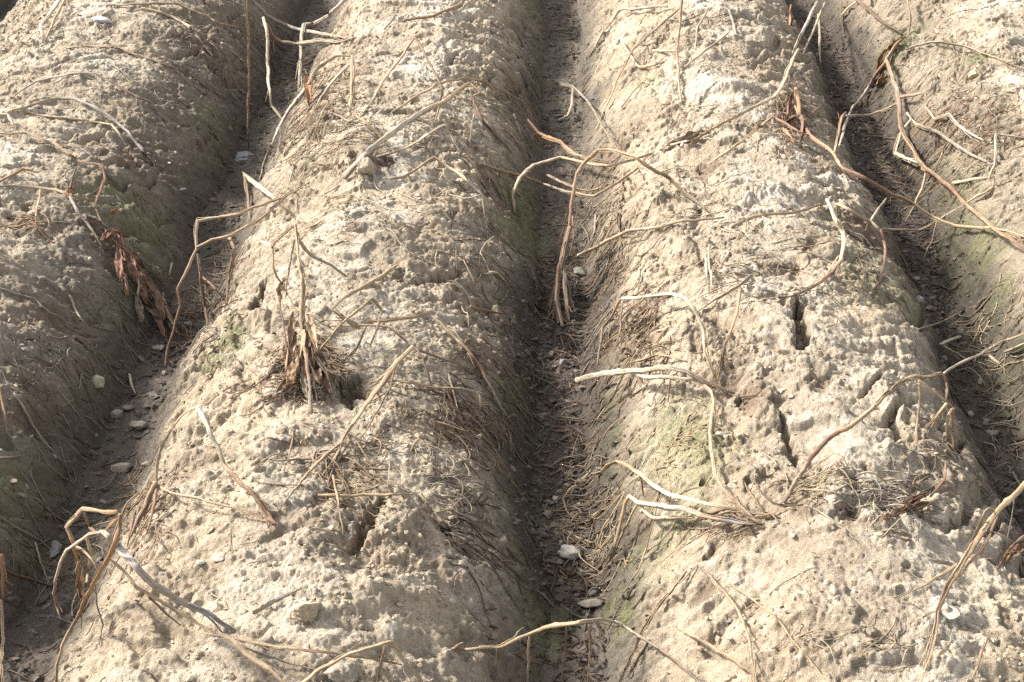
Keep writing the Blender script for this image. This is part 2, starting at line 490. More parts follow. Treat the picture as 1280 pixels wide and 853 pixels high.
# ------------------------------------------------------------------ light
SUN_EL, SUN_AZ = math.radians(40), math.radians(-74)      # azimuth from +y, clockwise
wd = bpy.data.worlds.new('World')
S.world = wd
wd.use_nodes = True
sky = wd.node_tree.nodes.new('ShaderNodeTexSky')
sky.sky_type = 'NISHITA'
sky.sun_disc = False
sky.sun_elevation, sky.sun_rotation = SUN_EL, SUN_AZ
sky.dust_density = 3.0
bg = wd.node_tree.nodes['Background']
hz = wd.node_tree.nodes.new('ShaderNodeHueSaturation')        # thin high haze whitens the sky
hz.inputs['Saturation'].default_value = 0.35
wd.node_tree.links.new(sky.outputs['Color'], hz.inputs['Color'])
wd.node_tree.links.new(hz.outputs['Color'], bg.inputs['Color'])
bg.inputs['Strength'].default_value = 0.15
sl = bpy.data.lights.new('sun', 'SUN')
sl.energy, sl.angle, sl.color = 3.7, math.radians(6.0), (1.0, 0.952, 0.88)
so = bpy.data.objects.new('sun', sl)
COL.objects.link(so)
from mathutils import Vector
so.rotation_euler = Vector((math.sin(SUN_AZ) * math.cos(SUN_EL), math.cos(SUN_AZ) * math.cos(SUN_EL), math.sin(SUN_EL))).to_track_quat('Z', 'Y').to_euler()
so.location = (-3, 2, 4)
S.view_settings.view_transform = 'Standard'
S.view_settings.look = 'None'
S.view_settings.gamma = 1.0
S.view_settings.use_curve_mapping = False
S.view_settings.exposure = 1.40
S.render.film_transparent = False
S.cycles.use_denoising = False           # fine soil grain would be smeared

# ------------------------------------------------------------------ dry stems
TINT = {
    'straw': (0.47, 0.355, 0.22), 'pale': (0.49, 0.41, 0.29), 'white': (0.52, 0.465, 0.36), 'grey': (0.37, 0.325, 0.27),
    'lilac': (0.37, 0.33, 0.31), 'tan': (0.39, 0.28, 0.175), 'brown': (0.25, 0.165, 0.105), 'dark': (0.13, 0.085, 0.055),
    'red': (0.25, 0.135, 0.09), 'orange': (0.40, 0.235, 0.115), 'dull': (0.27, 0.225, 0.165), 'green': (0.21, 0.24, 0.13),
}


def stem_material():
    N = Nodes('dry_stem_fibre')
    uv = N.new('ShaderNodeUVMap', uv_map='fibre').outputs['UV']
    mp = N.new('ShaderNodeMapping')
    mp.inputs['Scale'].default_value = (34.0, 30.0, 1.0)
    N.link(uv, mp.inputs['Vector'])
    streak = N.noise(mp.outputs['Vector'], 1.0, 4.0, 0.6)
    mp2 = N.new('ShaderNodeMapping')
    mp2.inputs['Scale'].default_value = (3.0, 24.0, 1.0)
    N.link(uv, mp2.inputs['Vector'])
    blot = N.noise(mp2.outputs['Vector'], 1.0, 3.0, 0.6)
    tint = N.attr('tint').outputs['Color']
    c = N.mix(N.remap(streak, 0.48, 0.64, 0.0, 0.9), tint, N.mix(1.0, tint, (0.42, 0.34, 0.27), 'MULTIPLY'))
    c = N.mix(N.remap(streak, 0.45, 0.32, 0.0, 0.45), c, N.mix(0.35, tint, (0.70, 0.62, 0.48)))
    c = N.mix(N.remap(blot, 0.54, 0.70, 0.0, 0.7), c, N.mix(1.0, tint, (0.55, 0.42, 0.33), 'MULTIPLY'))
    N.link(c, N.bsdf.inputs['Base Color'])
    N.bsdf.inputs['Roughness'].default_value = 0.7
    N.bsdf.inputs['Specular IOR Level'].default_value = 0.3
    N.link(N.bump(streak, 1.0, 0.0022), N.bsdf.inputs['Normal'])
    return N.m


STEM_MAT = stem_material()


def path_points(pts, step=4.5, curl=0.16):
    """a picture polyline made denser, kinks kept half sharp; returns px, py, heights (nan where not given)"""
    p = np.array([q[:2] for q in pts], float)
    h = [q[2] if len(q) > 2 else np.nan for q in pts]
    if np.isnan(h[0]):
        h[0] = 0.002
    if np.isnan(h[-1]):
        h[-1] = 0.002
    out, hh = [], []
    for i in range(len(p) - 1):
        a, b = p[i], p[i + 1]
        pa = p[i - 1] if i else a
        pb = p[i + 2] if i + 2 < len(p) else b
        n = max(2, int(np.hypot(*(b - a)) / step))
        for k in range(n):
            u = k / n
            cr = 0.5 * (2 * a + (b - pa) * u + (2 * pa - 5 * a + 4 * b - pb) * u * u + (3 * a - pa - 3 * b + pb) * u ** 3)
            out.append((1 - curl) * (a + (b - a) * u) + curl * cr)
            hh.append(h[i] if k == 0 else np.nan)
    out.append(p[-1])
    hh.append(h[-1])
    out = np.array(out)
    n = len(out)
    s_ = np.arange(n) * step
    ph = random.uniform(0, 99)
    env = np.minimum(1, np.minimum(np.arange(n), np.arange(n)[::-1]) / 4.0)
    for k in (0, 1):                      # dry stems are never quite straight
        out[:, k] += env * (1.5 * vnoise(s_ / 26 + ph, np.full(n, ph + 7 * k), 11 + k) + 0.8 * vnoise(s_ / 9 + ph, np.full(n, ph + 7 * k), 13 + k))
    return out, np.array(hh, float)


def settle(pts, w, span=False, curl=0.16):
    """world points of a stem that passes through these picture points, at the given heights over the soil"""
    P, h = path_points(pts, curl=curl)
    n = len(P)
    known = ~np.isnan(h)
    idx = np.arange(n)
    if span:                                   # held up between its fixed points
        kt = hit(P[known, 0], P[known, 1], h[known])
        t = 1 / np.interp(idx, idx[known], 1 / kt)
        tg = hit(P[:, 0], P[:, 1], 0.002)
        t = np.minimum(t, tg)
    else:
        hf = np.interp(idx, idx[known], h[known])
        t = hit(P[:, 0], P[:, 1], hf + 0.0005)
        k = 9 if n > 20 else max(1, n // 3) | 1
        pad = np.pad(t, k // 2, mode='edge')
        sm = np.convolve(pad, np.ones(k) / k, 'valid')
        t = np.minimum(sm, t + 0.003)
    t = t - 0.6 * w / F_PX * t
    return at(P[:, 0], P[:, 1], t), t


def tint_along(spec, n):
    c = np.array([TINT[s] for s in spec.split('>')])
    if len(c) == 1:
        return np.repeat(c, n, 0)
    x = np.linspace(0, len(c) - 1, n)
    return np.stack([np.interp(x, np.arange(len(c)), c[:, k]) for k in range(3)], 1)


class Tubes:
    def __init__(self):
        self.v, self.f, self.uv, self.c, self.n = [], [], [], [], 0

    def add(self, pts, rad, tint, sides=11, flat=0.75, lumpy=0.17, node_every=0.11, taper=(0.85, 0.55), ribs=True):
        pts = np.asarray(pts, float)
        n = len(pts)
        rad = np.broadcast_to(np.asarray(rad, float), (n,)).copy()
        seg = np.linalg.norm(np.diff(pts, axis=0), axis=1)
        s = np.concatenate([[0], np.cumsum(seg)])
        L = max(s[-1], 1e-5)
        rad *= np.interp(s / L, [0, 0.12, 0.6, 1], [taper[0], 1, 0.95, taper[1]])
        ph = random.uniform(0, 50)
        rad *= 1 + lumpy * vnoise(s * 45 + ph, np.full(n, ph), 7) + 0.6 * lumpy * vnoise(s * 150 + ph, np.full(n, ph), 8)
        if node_every:
            d = (s + random.uniform(0, node_every)) / node_every
            rad *= 1 + 0.30 * np.exp(-((d - np.round(d)) * node_every / (1.1 * rad.mean() + 1e-4)) ** 2)
        tg = np.gradient(pts, axis=0)
        tg /= np.linalg.norm(tg, axis=1)[:, None] + 1e-12
        u = np.cross(tg[0], (0.31, 0.2, 0.93))
        if np.linalg.norm(u) < 0.1:
            u = np.cross(tg[0], (1.0, 0, 0))
        a0 = random.uniform(0, 6.28)
        tw = random.uniform(-12, 12)
        base = self.n
        ribp = [random.choice((0.70, 0.85, 1.0, 1.08, 1.15)) for _ in range(sides)] if ribs else [1.0] * sides
        ang = np.arange(sides) / sides * 2 * math.pi
        for i in range(n):
            u = u - tg[i] * np.dot(u, tg[i])
            u /= np.linalg.norm(u) + 1e-12
            w = np.cross(tg[i], u)
            a = a0 + tw * s[i] * 0.3
            e1 = math.cos(a) * u + math.sin(a) * w
            e2 = -math.sin(a) * u + math.cos(a) * w
            r = rad[i] * np.array(ribp)
            ring = pts[i] + (np.cos(ang) * r)[:, None] * e1 + (np.sin(ang) * r * flat)[:, None] * e2
            self.v.append(ring)
            self.c.append(np.repeat(tint[i][None], sides, 0))
        for i in range(n - 1):
            o = base + i * sides
            for k in range(sides):
                k2 = (k + 1) % sides
                self.f.append((o + k, o + k2, o + sides + k2, o + sides + k))
                y0, y1 = s[i] + ph, s[i + 1] + ph
                self.uv += [(k / sides, y0), ((k + 1) / sides, y0), ((k + 1) / sides, y1), (k / sides, y1)]
        self.n += n * sides
        for end, o, q in ((0, base, pts[0] - tg[0] * rad[0] * 0.5), (1, base + (n - 1) * sides, pts[-1] + tg[-1] * rad[-1] * 0.7)):
            self.v.append(q[None])
            self.c.append(tint[0 if end == 0 else -1][None] * 0.8)
            for k in range(sides):
                k2 = (k + 1) % sides
                self.f.append((o + k, self.n, o + k2) if end == 0 else (o + k2, self.n, o + k))
                self.uv += [(k / sides, ph), (k / sides, ph), (k / sides, ph)] if end == 0 else [(k / sides, ph)] * 3
            self.n += 1

    def build(self, name, parent=None, mat=None):
        m = bpy.data.meshes.new(name)
        V = np.concatenate(self.v)
        org = V.mean(0)
        m.from_pydata((V - org).tolist(), [], self.f)
        m.polygons.foreach_set('use_smooth', [True] * len(m.polygons))
        uvl = m.uv_layers.new(name='fibre')
        uvl.data.foreach_set('uv', np.array(self.uv, np.float32).ravel())
        ca = m.attributes.new('tint', 'FLOAT_COLOR', 'POINT')
        C4 = np.concatenate([np.concatenate(self.c), np.ones((len(V), 1))], 1).astype(np.float32)
        ca.data.foreach_set('color', C4.ravel())
        m.materials.append(mat or STEM_MAT)
        o = bpy.data.objects.new(name, m)
        COL.objects.link(o)
        o.location = org
        if parent is not None:
            o.parent = parent
            o.location = Vector(org.tolist()) - parent.location
        return o


def fray(T, P, wid, tint, w):
    """torn strands that run along a stalk and peel off it; they stay in the stalk's own mesh"""
    n = len(P)
    if n < 8:
        return
    for _ in range(0 if w < 4.5 else 2 if w < 6.5 else 4):
        a = random.randrange(0, max(1, n - 6))
        b = min(n, a + random.randrange(6, max(8, n)))
        q = P[a:b].copy()
        m = b - a
        if m < 5:
            continue
        u = np.linspace(0, 1, m)
        off = np.array([random.gauss(0, 1) for _ in range(3)])
        off -= FWD * np.dot(off, FWD) * 0.6
        off /= np.linalg.norm(off)
        peel = random.choice((0.0, 0.0, 0.8, 1.8))
        r = wid[a:b]
        ph = random.uniform(0, 60)
        q += off[None] * (r * (0.30 + 0.22 * vnoise(u * 7 + ph, np.full(m, ph), 3) + peel * np.clip(u - 0.7, 0, 1) * 2))[:, None]
        q[:, 2] = np.maximum(q[:, 2], ground_z(q[:, 0], q[:, 1]) + 0.0008)
        T.add(q, r * random.uniform(0.10, 0.2), tint[a:b] * random.uniform(0.78, 1.15), sides=5, flat=0.6, node_every=0, lumpy=0.2)


def tube_from(pts, w, tint, span=False, curl=0.16, **kw):
    P, t = settle(pts, w, span, curl)
    T = Tubes()
    T.add(P, (0.40 if w < 6 else 0.34) * w * t / F_PX, tint_along(tint, len(P)), **{'flat': random.uniform(0.45, 0.85), **kw})
    fray(T, P, w * t / F_PX, tint_along(tint, len(P)), w)
    return T, P


# ---- shrivelled leaves
def leaf_material():
    N = Nodes('shrivelled_leaf')
    pos = N.new('ShaderNodeTexCoord').outputs['Object']
    tint = N.attr('tint').outputs['Color']
    v = N.noise(pos, 90.0, 5.0, 0.65)
    c = N.mix(N.remap(v, 0.46, 0.68, 0.0, 0.8), tint, N.mix(1.0, tint, (0.40, 0.33, 0.28), 'MULTIPLY'))
    c = N.mix(N.remap(v, 0.44, 0.30, 0.0, 0.5), c, N.mix(0.2, tint, (0.4, 0.3, 0.2)))
    c = N.mix(1.0, c, (0.72, 0.66, 0.60), 'MULTIPLY')
    N.link(c, N.bsdf.inputs['Base Color'])
    N.bsdf.inputs['Roughness'].default_value = 0.75
    N.link(N.bump(N.noise(pos, 220.0, 4.0, 0.6), 0.6, 0.0015), N.bsdf.inputs['Normal'])
    return N.m


LEAF_MAT = leaf_material()


def leaf_mesh(T, a, b, width, tint, curl=1.0):
    """a crumpled, rolled leaf blade from a to b, added to T; it has a thickness"""
    a, b = np.array(a, float), np.array(b, float)
    ax = b - a
    L = np.linalg.norm(ax) + 1e-6
    ax /= L
    side = np.cross(ax, (random.uniform(-.5, .5), random.uniform(-.9, -.2), random.uniform(0.2, 1)))
    side /= np.linalg.norm(side) + 1e-9
    up = np.cross(side, ax)
    nu, nv = 14, 8
    ph = random.uniform(0, 90)
    roll = curl * random.uniform(2.8, 5.2)
    bend = random.uniform(-0.25, 0.35) * L
    top = []
    for i in range(nu + 1):
        u = i / nu
        hw = 0.5 * width * (math.sin(math.pi * min(1, u * 0.93 + 0.05)) ** 0.7) * (1 + 0.35 * float(vnoise(np.array([u * 5 + ph]), np.array([ph]), 3)[0]))
        row = []
        for j in range(nv + 1):
            v = 2 * j / nv - 1
            a_ = v * roll * 0.5 * (0.5 + 0.8 * u)
            rr = hw / max(0.35, roll * 0.35)
            wob = 0.34 * width * vnoise(np.array([u * 6 + ph, u * 6 + ph + 40]), np.array([v * 2.5, v * 2.5]), 5)
            p = a + ax * (u * L + wob[1] * 0.6) + side * (rr * math.sin(a_)) + up * (rr * (1 - math.cos(a_)) + wob[0] + bend * math.sin(math.pi * u) * 0.5)
            row.append(p)
        top.append(row)
    top = np.array(top)
    gu = np.gradient(top, axis=0)
    gv = np.gradient(top, axis=1)
    nn = np.cross(gu, gv)
    nn /= np.linalg.norm(nn, axis=2)[..., None] + 1e-12
    bot = top - nn * 0.0007
    o = T.n
    q = (nu + 1) * (nv + 1)
    T.v += [top.reshape(-1, 3), bot.reshape(-1, 3)]
    shade = 1 + 0.25 * vnoise(np.linspace(0, 4, 2 * q), np.full(2 * q, ph), 9)
    T.c.append(np.array(tint)[None] * shade[:, None])
    T.n += 2 * q
    w_ = nv + 1

    def face(*ids):
        T.f.append(ids)
        T.uv.extend([(0, 0)] * len(ids))
    for i in range(nu):
        for j in range(nv):
            k = o + i * w_ + j
            face(k, k + 1, k + 1 + w_, k + w_)
            face(q + k, q + k + w_, q + k + 1 + w_, q + k + 1)
    for i in range(nu):
        for j in (0, nv):
            k = o + i * w_ + j
            face(k, k + w_, q + k + w_, q + k)
    for j in range(nv):
        for i in (0, nu):
            k = o + i * w_ + j
            face(k, k + 1, q + k + 1, q + k)


def leaf(spec, parent=None, name='leaf'):
    """spec: start and end picture points with heights, width in picture pixels, tint"""
    (x0, y0, h0), (x1, y1, h1), w, tint = spec
    w *= 0.95
    x1, y1 = x1 + 0.1 * (x1 - x0), y1 + 0.1 * (y1 - y0)
    t = hit(np.array([x0, x1]), np.array([y0, y1]), np.array([h0, h1]))
    t = t - 0.4 * w / F_PX * t
    P = at(np.array([x0, x1], float), np.array([y0, y1], float), t)
    T = Tubes()
    leaf_mesh(T, P[0], P[1], w * t.mean() / F_PX, TINT[tint])
    return T.build(name, parent, LEAF_MAT)


def tag(o, label, cat, group=None, kind=None):
    if label:
        o['label'] = label
    if cat:
        o['category'] = cat
    if group:
        o['group'] = group
    if kind:
        o['kind'] = kind
    return o


GROUPS = {'stem': 'dry plant stems lying on the ridges'}


def stem(label, pts, w, tint, kids=(), leaves=(), span=False, curl=0.16, name='dry_stem', **kw):
    """one withered stem; side shoots and leaves that grow from it are its parts"""
    T, P = tube_from(pts, w, tint, span, curl, **kw)
    if not kids and not leaves:
        o = T.build(name)
        return tag(o, label, 'dry stem', GROUPS['stem'])
    root = bpy.data.objects.new(name, None)
    root.empty_display_size = 0.03
    COL.objects.link(root)
    root.location = P[0]
    tag(root, label, 'dry stem', GROUPS['stem'])
    T.build('stalk', root)
    for k in kids:
        opts = dict(k[4]) if len(k) > 4 else {}
        nm, kp, kw_, kt = k[:4]
        KT, _ = tube_from(kp, kw_, kt, **{'taper': (1.0, 0.5), **opts})
        KT.build(nm, root)
    for l in leaves:
        leaf(l, root)
    return root

SP = {'span': True}
# ---- ridge at the picture's edge where the water lies (first ridge) and its furrow
stem('forked bleached grey twig on the first ridge near the small crack hole', [(77, -6, .03), (65, 14, .02), (51, 32, .015), (54, 54)], 7, 'white>grey',
     [('side_shoot', [(83, -4, .03), (68, 24, .02), (57, 50)], 4, 'straw')])
stem('very long thin brown runner crossing the upper flank of the first ridge into the furrow', [(126, 7), (180, 5), (218, 4), (258, 20), (272, 29), (299, 36), (326, 51, .03), (370, 54, .05), (428, 44)], 4.5, 'dull>tan>brown>dull')
stem('short pale stalk bent in the middle above the brown hollow of the first ridge', [(177, 10), (200, 15), (235, 32), (265, 70)], 5, 'straw>pale')
stem('upright orange brown stalk standing tall out of the first furrow', [(311, 184, .0), (310, 136, .12), (311, 82, .25), (310, 41, .34), (308, -8, .44)], 4.5, 'dull>brown>orange>straw', span=True, flat=.7)
stem('drooping whitish stalk with a knobbed top hanging over the first furrow', [(329, 22, .20), (335, 41, .17), (335, 82, .10), (337, 116, .06), (340, 133, .03), (353, 150, .012)], 6, 'pale>white>pale', span=True, flat=.7)
stem('long bleached forked branch lying on the steep face above the water puddle', [(441, 70, .05), (421, 70, .055), (398, 84, .05), (381, 112, .05), (361, 137, .045), (342, 173, .04), (333, 197, .025), (325, 226)], 8, 'straw>grey>white>pale',
     [('fork', [(350, 160, .05), (352, 172, .03), (346, 200, .01), (335, 216)], 5, 'grey'),
      ('split_blade', [(441, 70, .05), (440, 98, .035), (437, 140)], 8, 'tan>straw', {'flat': .35}),
      ('side_shoot', [(436, 82, .04), (408, 110, .03), (394, 136, .01)], 4, 'pale'),
      ('side_shoot', [(410, 128, .02), (400, 147, .02), (392, 172)], 4, 'straw'),
      ('side_shoot', [(388, 140, .03), (361, 172)], 3, 'tan')],
     [((394, 98, .03), (388, 130, .015), 13, 'orange')])
stem('white crooked stick with an upright broken leg beside the puddle furrow', [(434, -4, .03), (411, 19, .05), (392, 28, .07), (379, 31, .08), (376, 44, .07), (375, 77, .03), (373, 116)], 7, 'grey>white>pale>dull', span=True)
stem('grey brown runner dropping from the top of the first furrow to the forked branch', [(312, -4, .06), (333, 19, .05), (357, 32, .05), (375, 37, .06), (403, 43, .04), (424, 46, .01), (440, 50)], 6, 'dull>grey>tan', span=True)
stem('pinkish white twig with a swollen node over the top of the first furrow', [(333, 30, .1), (342, 44, .08), (352, 52, .06), (370, 55, .05), (398, 53, .03), (419, 53), (444, 47)], 6.5, 'brown>pale>dull>grey', span=True)
stem('thin tan stalk with a pale end draped over the top of the first ridge', [(82, 61), (112, 58), (143, 58), (177, 70), (211, 82), (235, 92), (258, 109), (282, 124)], 4.5, 'pale>tan>dull>brown')
stem('arched grey brown stem starting in the white root tuft on the first ridge', [(19, 119), (41, 104, .012), (85, 92, .02), (119, 93, .02), (146, 107, .015), (173, 122, .01), (190, 129), (207, 151)], 4.5, 'dull>grey>brown>dull')
stem('long grey stem running far down the flank of the first ridge', [(15, 138), (44, 131), (68, 123, .012), (92, 122, .012), (112, 131, .012), (136, 146), (160, 167), (180, 190), (197, 211)], 6, 'straw>grey>lilac>dull')
stem('flat tan stem lying just below the long grey stem', [(34, 141), (78, 148), (112, 151), (139, 156), (148, 166), (157, 181)], 4.5, 'tan>straw>pale')
stem('tan stem that turns dark and ends in a reddish knot above the red leaves', [(-6, 167, .01), (34, 166, .012), (65, 180, .012), (99, 201, .01), (126, 206, .012), (133, 218), (153, 235)], 5.5, 'pale>tan>brown>dull',
     [('side_shoot', [(30, 166, .012), (45, 178, .006), (72, 181), (100, 184), (116, 196)], 3, 'dull'), ('side_shoot', [(128, 206, .01), (131, 225, .02), (121, 248, .012), (118, 266)], 5, 'red>brown')])
stem('stubby white hooked stalk at the edge of the first ridge', [(-5, 143, .01), (10, 144, .015), (14, 150, .01), (17, 159)], 7, 'white>pale')
stem('short orange tipped stalk beside the square dark hole', [(-5, 229), (14, 219, .012), (27, 212, .015), (48, 216)], 6, 'straw>orange')
stem('straight tan stem with an orange leaf joint over the first ridge', [(-4, 233), (51, 235, .012), (82, 241, .02), (100, 247, .015), (122, 253)], 5, 'dull>straw>tan',
     [('side_shoot', [(85, 243, .02), (92, 215, .02), (99, 204, .01)], 3.5, 'brown'), ('side_shoot', [(86, 245, .02), (99, 268, .015), (118, 292, .01), (129, 311)], 5, 'grey>dull'), ('side_shoot', [(51, 235, .012), (46, 262, .003), (44, 280)], 3, 'straw')],
     [((82, 246, .02), (92, 238, .025), 9, 'orange')])
stem('reddish brown stem trailing shrivelled dark red leaves down into the first furrow', [(120, 262, .015), (135, 293, .02), (158, 313, .025), (169, 327, .03), (182, 345, .03), (194, 360, .03), (204, 376, .02), (216, 392, .01)], 4, 'brown>red>brown',
     [('side_shoot', [(172, 340, .03), (174, 358, .02), (172, 375, .01), (180, 392)], 4, 'dull'), ('side_shoot', [(150, 300, .02), (152, 330, .012), (150, 352)], 3, 'brown'), ('side_shoot', [(180, 368, .01), (200, 395, .01), (214, 408)], 4, 'red')],
     [((108, 269, .012), (134, 287, .02), 15, 'dull'), ((126, 302, .02), (147, 290, .025), 15, 'red'), ((150, 290, .02), (158, 325, .015), 15, 'red'), ((160, 312, .02), (178, 334, .015), 14, 'brown'), ((186, 350, .03), (204, 396, .02), 17, 'brown'),
      ((204, 366, .025), (218, 404, .015), 14, 'dull'), ((182, 385, .01), (212, 402, .006), 10, 'dull'), ((140, 268, .01), (147, 262, .02), 9, 'orange'), ((176, 350, .02), (184, 378, .01), 12, 'red'), ((190, 330, .01), (200, 352, .008), 11, 'dull'), ((163, 320, .03), (170, 352, .02), 15, 'red'), ((176, 338, .035), (190, 366, .03), 14, 'brown'), ((148, 306, .03), (152, 345, .012), 13, 'red'), ((196, 380, .012), (206, 418, .004), 12, 'red'), ((170, 366, .01), (176, 402, .006), 13, 'dull'), ((156, 330, .02), (160, 368, .008), 13, 'brown'), ((210, 396, .008), (224, 418, .006), 11, 'dull')])
stem('thin grey root across the lumpy clods of the first ridge', [(-4, 359), (42, 374), (62, 391), (93, 408)], 4, 'grey>dull')
stem('short pale splinter leaning on the flank of the first ridge', [(87, 369, .01), (93, 384, .008), (104, 404)], 3.5, 'pale')
stem('orange straw upright at the edge beside the grey fibrous root', [(-1, 484, .03), (5, 515, .015), (8, 540)], 5, 'orange>straw')
stem('grey fibrous root running down the lower flank of the first ridge', [(18, 492), (30, 510), (44, 535), (56, 552), (70, 572)], 7, 'grey>dull>grey')
stem('little pale rod lying flat near the grey fibrous root', [(-3, 572), (14, 572), (34, 568)], 4, 'pale>dull')
stem('pale upright splinter at the foot of the first ridge past the cream stone', [(162, 468, .012), (164, 480, .008), (169, 492)], 5, 'pale')
stem('pale short stub between the red leaves and the tall crooked stem', [(215, 329, .015), (211, 344)], 4, 'pale')

# ---- the furrow with the crooked stems
stem('crooked stem that spans the furrow, pale above and dark red at its tip', [(377, 235, .01), (357, 245, .03), (330, 255, .055), (299, 267, .10), (272, 271, .14), (247, 276, .17), (244, 290, .155), (245, 311, .13), (233, 338, .10), (222, 361, .075), (225, 383, .05), (217, 411, .025), (207, 440, .01), (206, 458)], 5.5, 'straw>tan>pale>tan>red>red', span=True)
stem('tan stalk spanning the furrow with a dark hanging side shoot', [(246, 309, .135), (265, 301, .13), (286, 295, .10), (297, 290, .085), (314, 280, .06), (332, 268, .04), (367, 238, .005)], 5, 'tan>straw>dull', [
    ('side_shoot', [(286, 295, .10), (292, 311, .08), (291, 334, .05), (279, 376, .01)], 5.5, 'tan>brown>dark', SP), ('side_shoot', [(291, 320, .05), (285, 345, .03), (283, 380)], 6, 'dark', SP)], span=True)
stem('dark rotting stalk hanging below the crooked furrow stem', [(247, 318, .11), (251, 350, .07), (256, 385, .03), (259, 408)], 7, 'brown>dark', [('side_shoot', [(251, 345, .06), (270, 362, .05), (281, 376)], 3, 'brown', SP)], span=True, flat=.5)
stem('flat broken white stalk with a brown leg beside the crooked furrow stem', [(306, 218, .05), (326, 235, .05), (345, 250, .04), (362, 263, .02)], 8, 'pale>white>straw', [('leg', [(306, 219, .05), (308, 238, .03), (313, 276)], 7, 'brown>dull')], span=True, flat=.6)

# ---- ridge with the brown leaf clump (second ridge)
stem('upright withered plant with a shaggy brown leaf clump beside the dark hole', [(389, 517), (386, 471, .03), (380, 435, .05), (376, 400, .08), (378, 376, .10), (376, 350, .12), (372, 308, .16), (368, 280, .19)], 8, 'dull>brown>tan>straw>straw',
     [('side_shoot', [(368, 281, .19), (373, 300, .14), (387, 319, .09), (413, 331, .03), (433, 346)], 6, 'straw>grey>dull', SP),
      ('side_shoot', [(368, 281, .19), (352, 296, .15), (340, 308, .12), (342, 336, .09), (357, 364, .06), (373, 392, .05)], 5, 'tan>brown', SP),
      ('side_shoot', [(326, 302, .10), (334, 305, .11), (340, 308, .12)], 6, 'pale', SP),
      ('side_shoot', [(368, 300, .15), (360, 340, .08), (357, 372, .05)], 4, 'pale>tan', SP),
      ('side_shoot', [(380, 437, .05), (390, 463, .03), (397, 506)], 5.5, 'tan>pale'),
      ('side_shoot', [(349, 370, .05), (356, 420, .02), (358, 446)], 3, 'brown', SP),
      ('side_shoot', [(372, 330, .12), (380, 345, .10), (379, 395, .07), (384, 440, .04), (402, 480, .01)], 7, 'straw>tan>brown', SP),
      ('side_shoot', [(374, 420, .05), (390, 440, .04), (408, 470, .02), (416, 492)], 8, 'brown>dull')],
     [((362, 428, .04), (366, 458, .01), 14, 'brown'), ((372, 445, .04), (366, 485, .01), 20, 'tan'), ((352, 492, .005), (372, 480, .015), 15, 'brown'), ((388, 440, .04), (398, 475, .02), 20, 'tan'),
      ((398, 445, .03), (414, 488, .01), 18, 'brown'), ((378, 400, .07), (374, 450, .03), 15, 'tan'), ((384, 415, .05), (392, 455, .03), 14, 'brown'), ((350, 376, .06), (356, 352, .07), 14, 'straw'),
      ((356, 436, .02), (360, 470, .01), 11, 'red'), ((376, 460, .03), (384, 496, .01), 12, 'dull'), ((392, 430, .04), (408, 456, .02), 12, 'dull'), ((370, 415, .06), (358, 462, .02), 15, 'tan'), ((380, 425, .06), (386, 474, .02), 15, 'brown'), ((366, 390, .08), (362, 432, .04), 11, 'tan'), ((386, 395, .07), (396, 436, .05), 11, 'straw'), ((346, 490, .006), (364, 470, .015), 13, 'tan'), ((402, 462, .02), (424, 484, .008), 13, 'brown'), ((372, 340, .11), (376, 384, .09), 10, 'straw')], flat=.55)
stem('smooth tan stalk leaning over the shallow pit of the second ridge', [(415, 386, .02), (430, 372, .03), (459, 356, .02), (478, 344, .012), (497, 331)], 7, 'pale>tan>straw', span=True)
stem('angular thin tan stem bent to a point beside the shaggy clump', [(400, 438, .01), (415, 418, .04), (432, 401, .06), (452, 385, .075), (466, 373, .08), (477, 387, .06), (472, 408, .04), (463, 432)], 5, 'tan>straw>tan>dull', span=True)
stem('straight brown twig bending down at a red node near the hole', [(413, 407, .03), (450, 407, .035), (483, 408, .03), (510, 426, .02), (521, 436, .03), (529, 448, .03), (534, 462, .02), (539, 486)], 5, 'straw>tan>brown>brown', [
    ('side_shoot', [(449, 411, .025), (430, 398, .05), (415, 388, .07)], 8, 'straw>pale', SP), ('side_shoot', [(457, 410, .02), (445, 436, .01), (431, 450)], 6, 'dull')], span=True)
stem('lilac brown stalk with a pale tip lying flat on the second ridge', [(459, 401, .01), (480, 402, .012), (503, 399, .012), (545, 391)], 7, 'red>tan>pale')
stem('thick tan stalk slanting from the node down toward the tangle of twigs', [(516, 434, .04), (493, 457, .04), (478, 479, .035), (455, 510, .03), (431, 543, .02), (425, 560, .01)], 10, 'straw>tan>straw>tan', [
    ('side_shoot', [(520, 436, .03), (545, 446, .015), (572, 455), (592, 462)], 5, 'dull'), ('side_shoot', [(500, 436, .02), (496, 452, .006)], 4, 'straw'),
    ('side_shoot', [(432, 543, .015), (438, 552, .01), (424, 572), (414, 592)], 6, 'tan>dull')])
stem('thin twig shadowing the thick slanting tan stalk', [(494, 460, .025), (487, 487, .02), (467, 522, .012), (453, 546), (440, 560)], 4, 'brown>dull')
stem('tan stalk with a sharp white broken tip above the brown root mass', [(462, 485), (475, 478, .012), (493, 476, .018), (520, 480, .02), (540, 484, .022), (575, 486, .022), (604, 492, .025)], 6.5, 'dull>straw>tan>white', [
    ('side_shoot', [(560, 468, .004), (566, 488, .012), (572, 510, .004)], 3.5, 'pale')])
stem('straight tan rod lying across the top of the diagonal crack', [(398, 619, .004), (440, 620, .012), (480, 619, .012), (516, 618)], 5, 'tan>straw>straw', [('side_shoot', [(487, 580, .03), (486, 596, .02), (484, 612)], 3.5, 'pale')])
stem('reddish stalk on the shaded flank of the second ridge with rotted fibres', [(542, 396, .01), (566, 420, .012), (585, 440, .01), (600, 458, .01), (618, 495, .006), (640, 530)], 6.5, 'dull>tan>red>dull>dark')
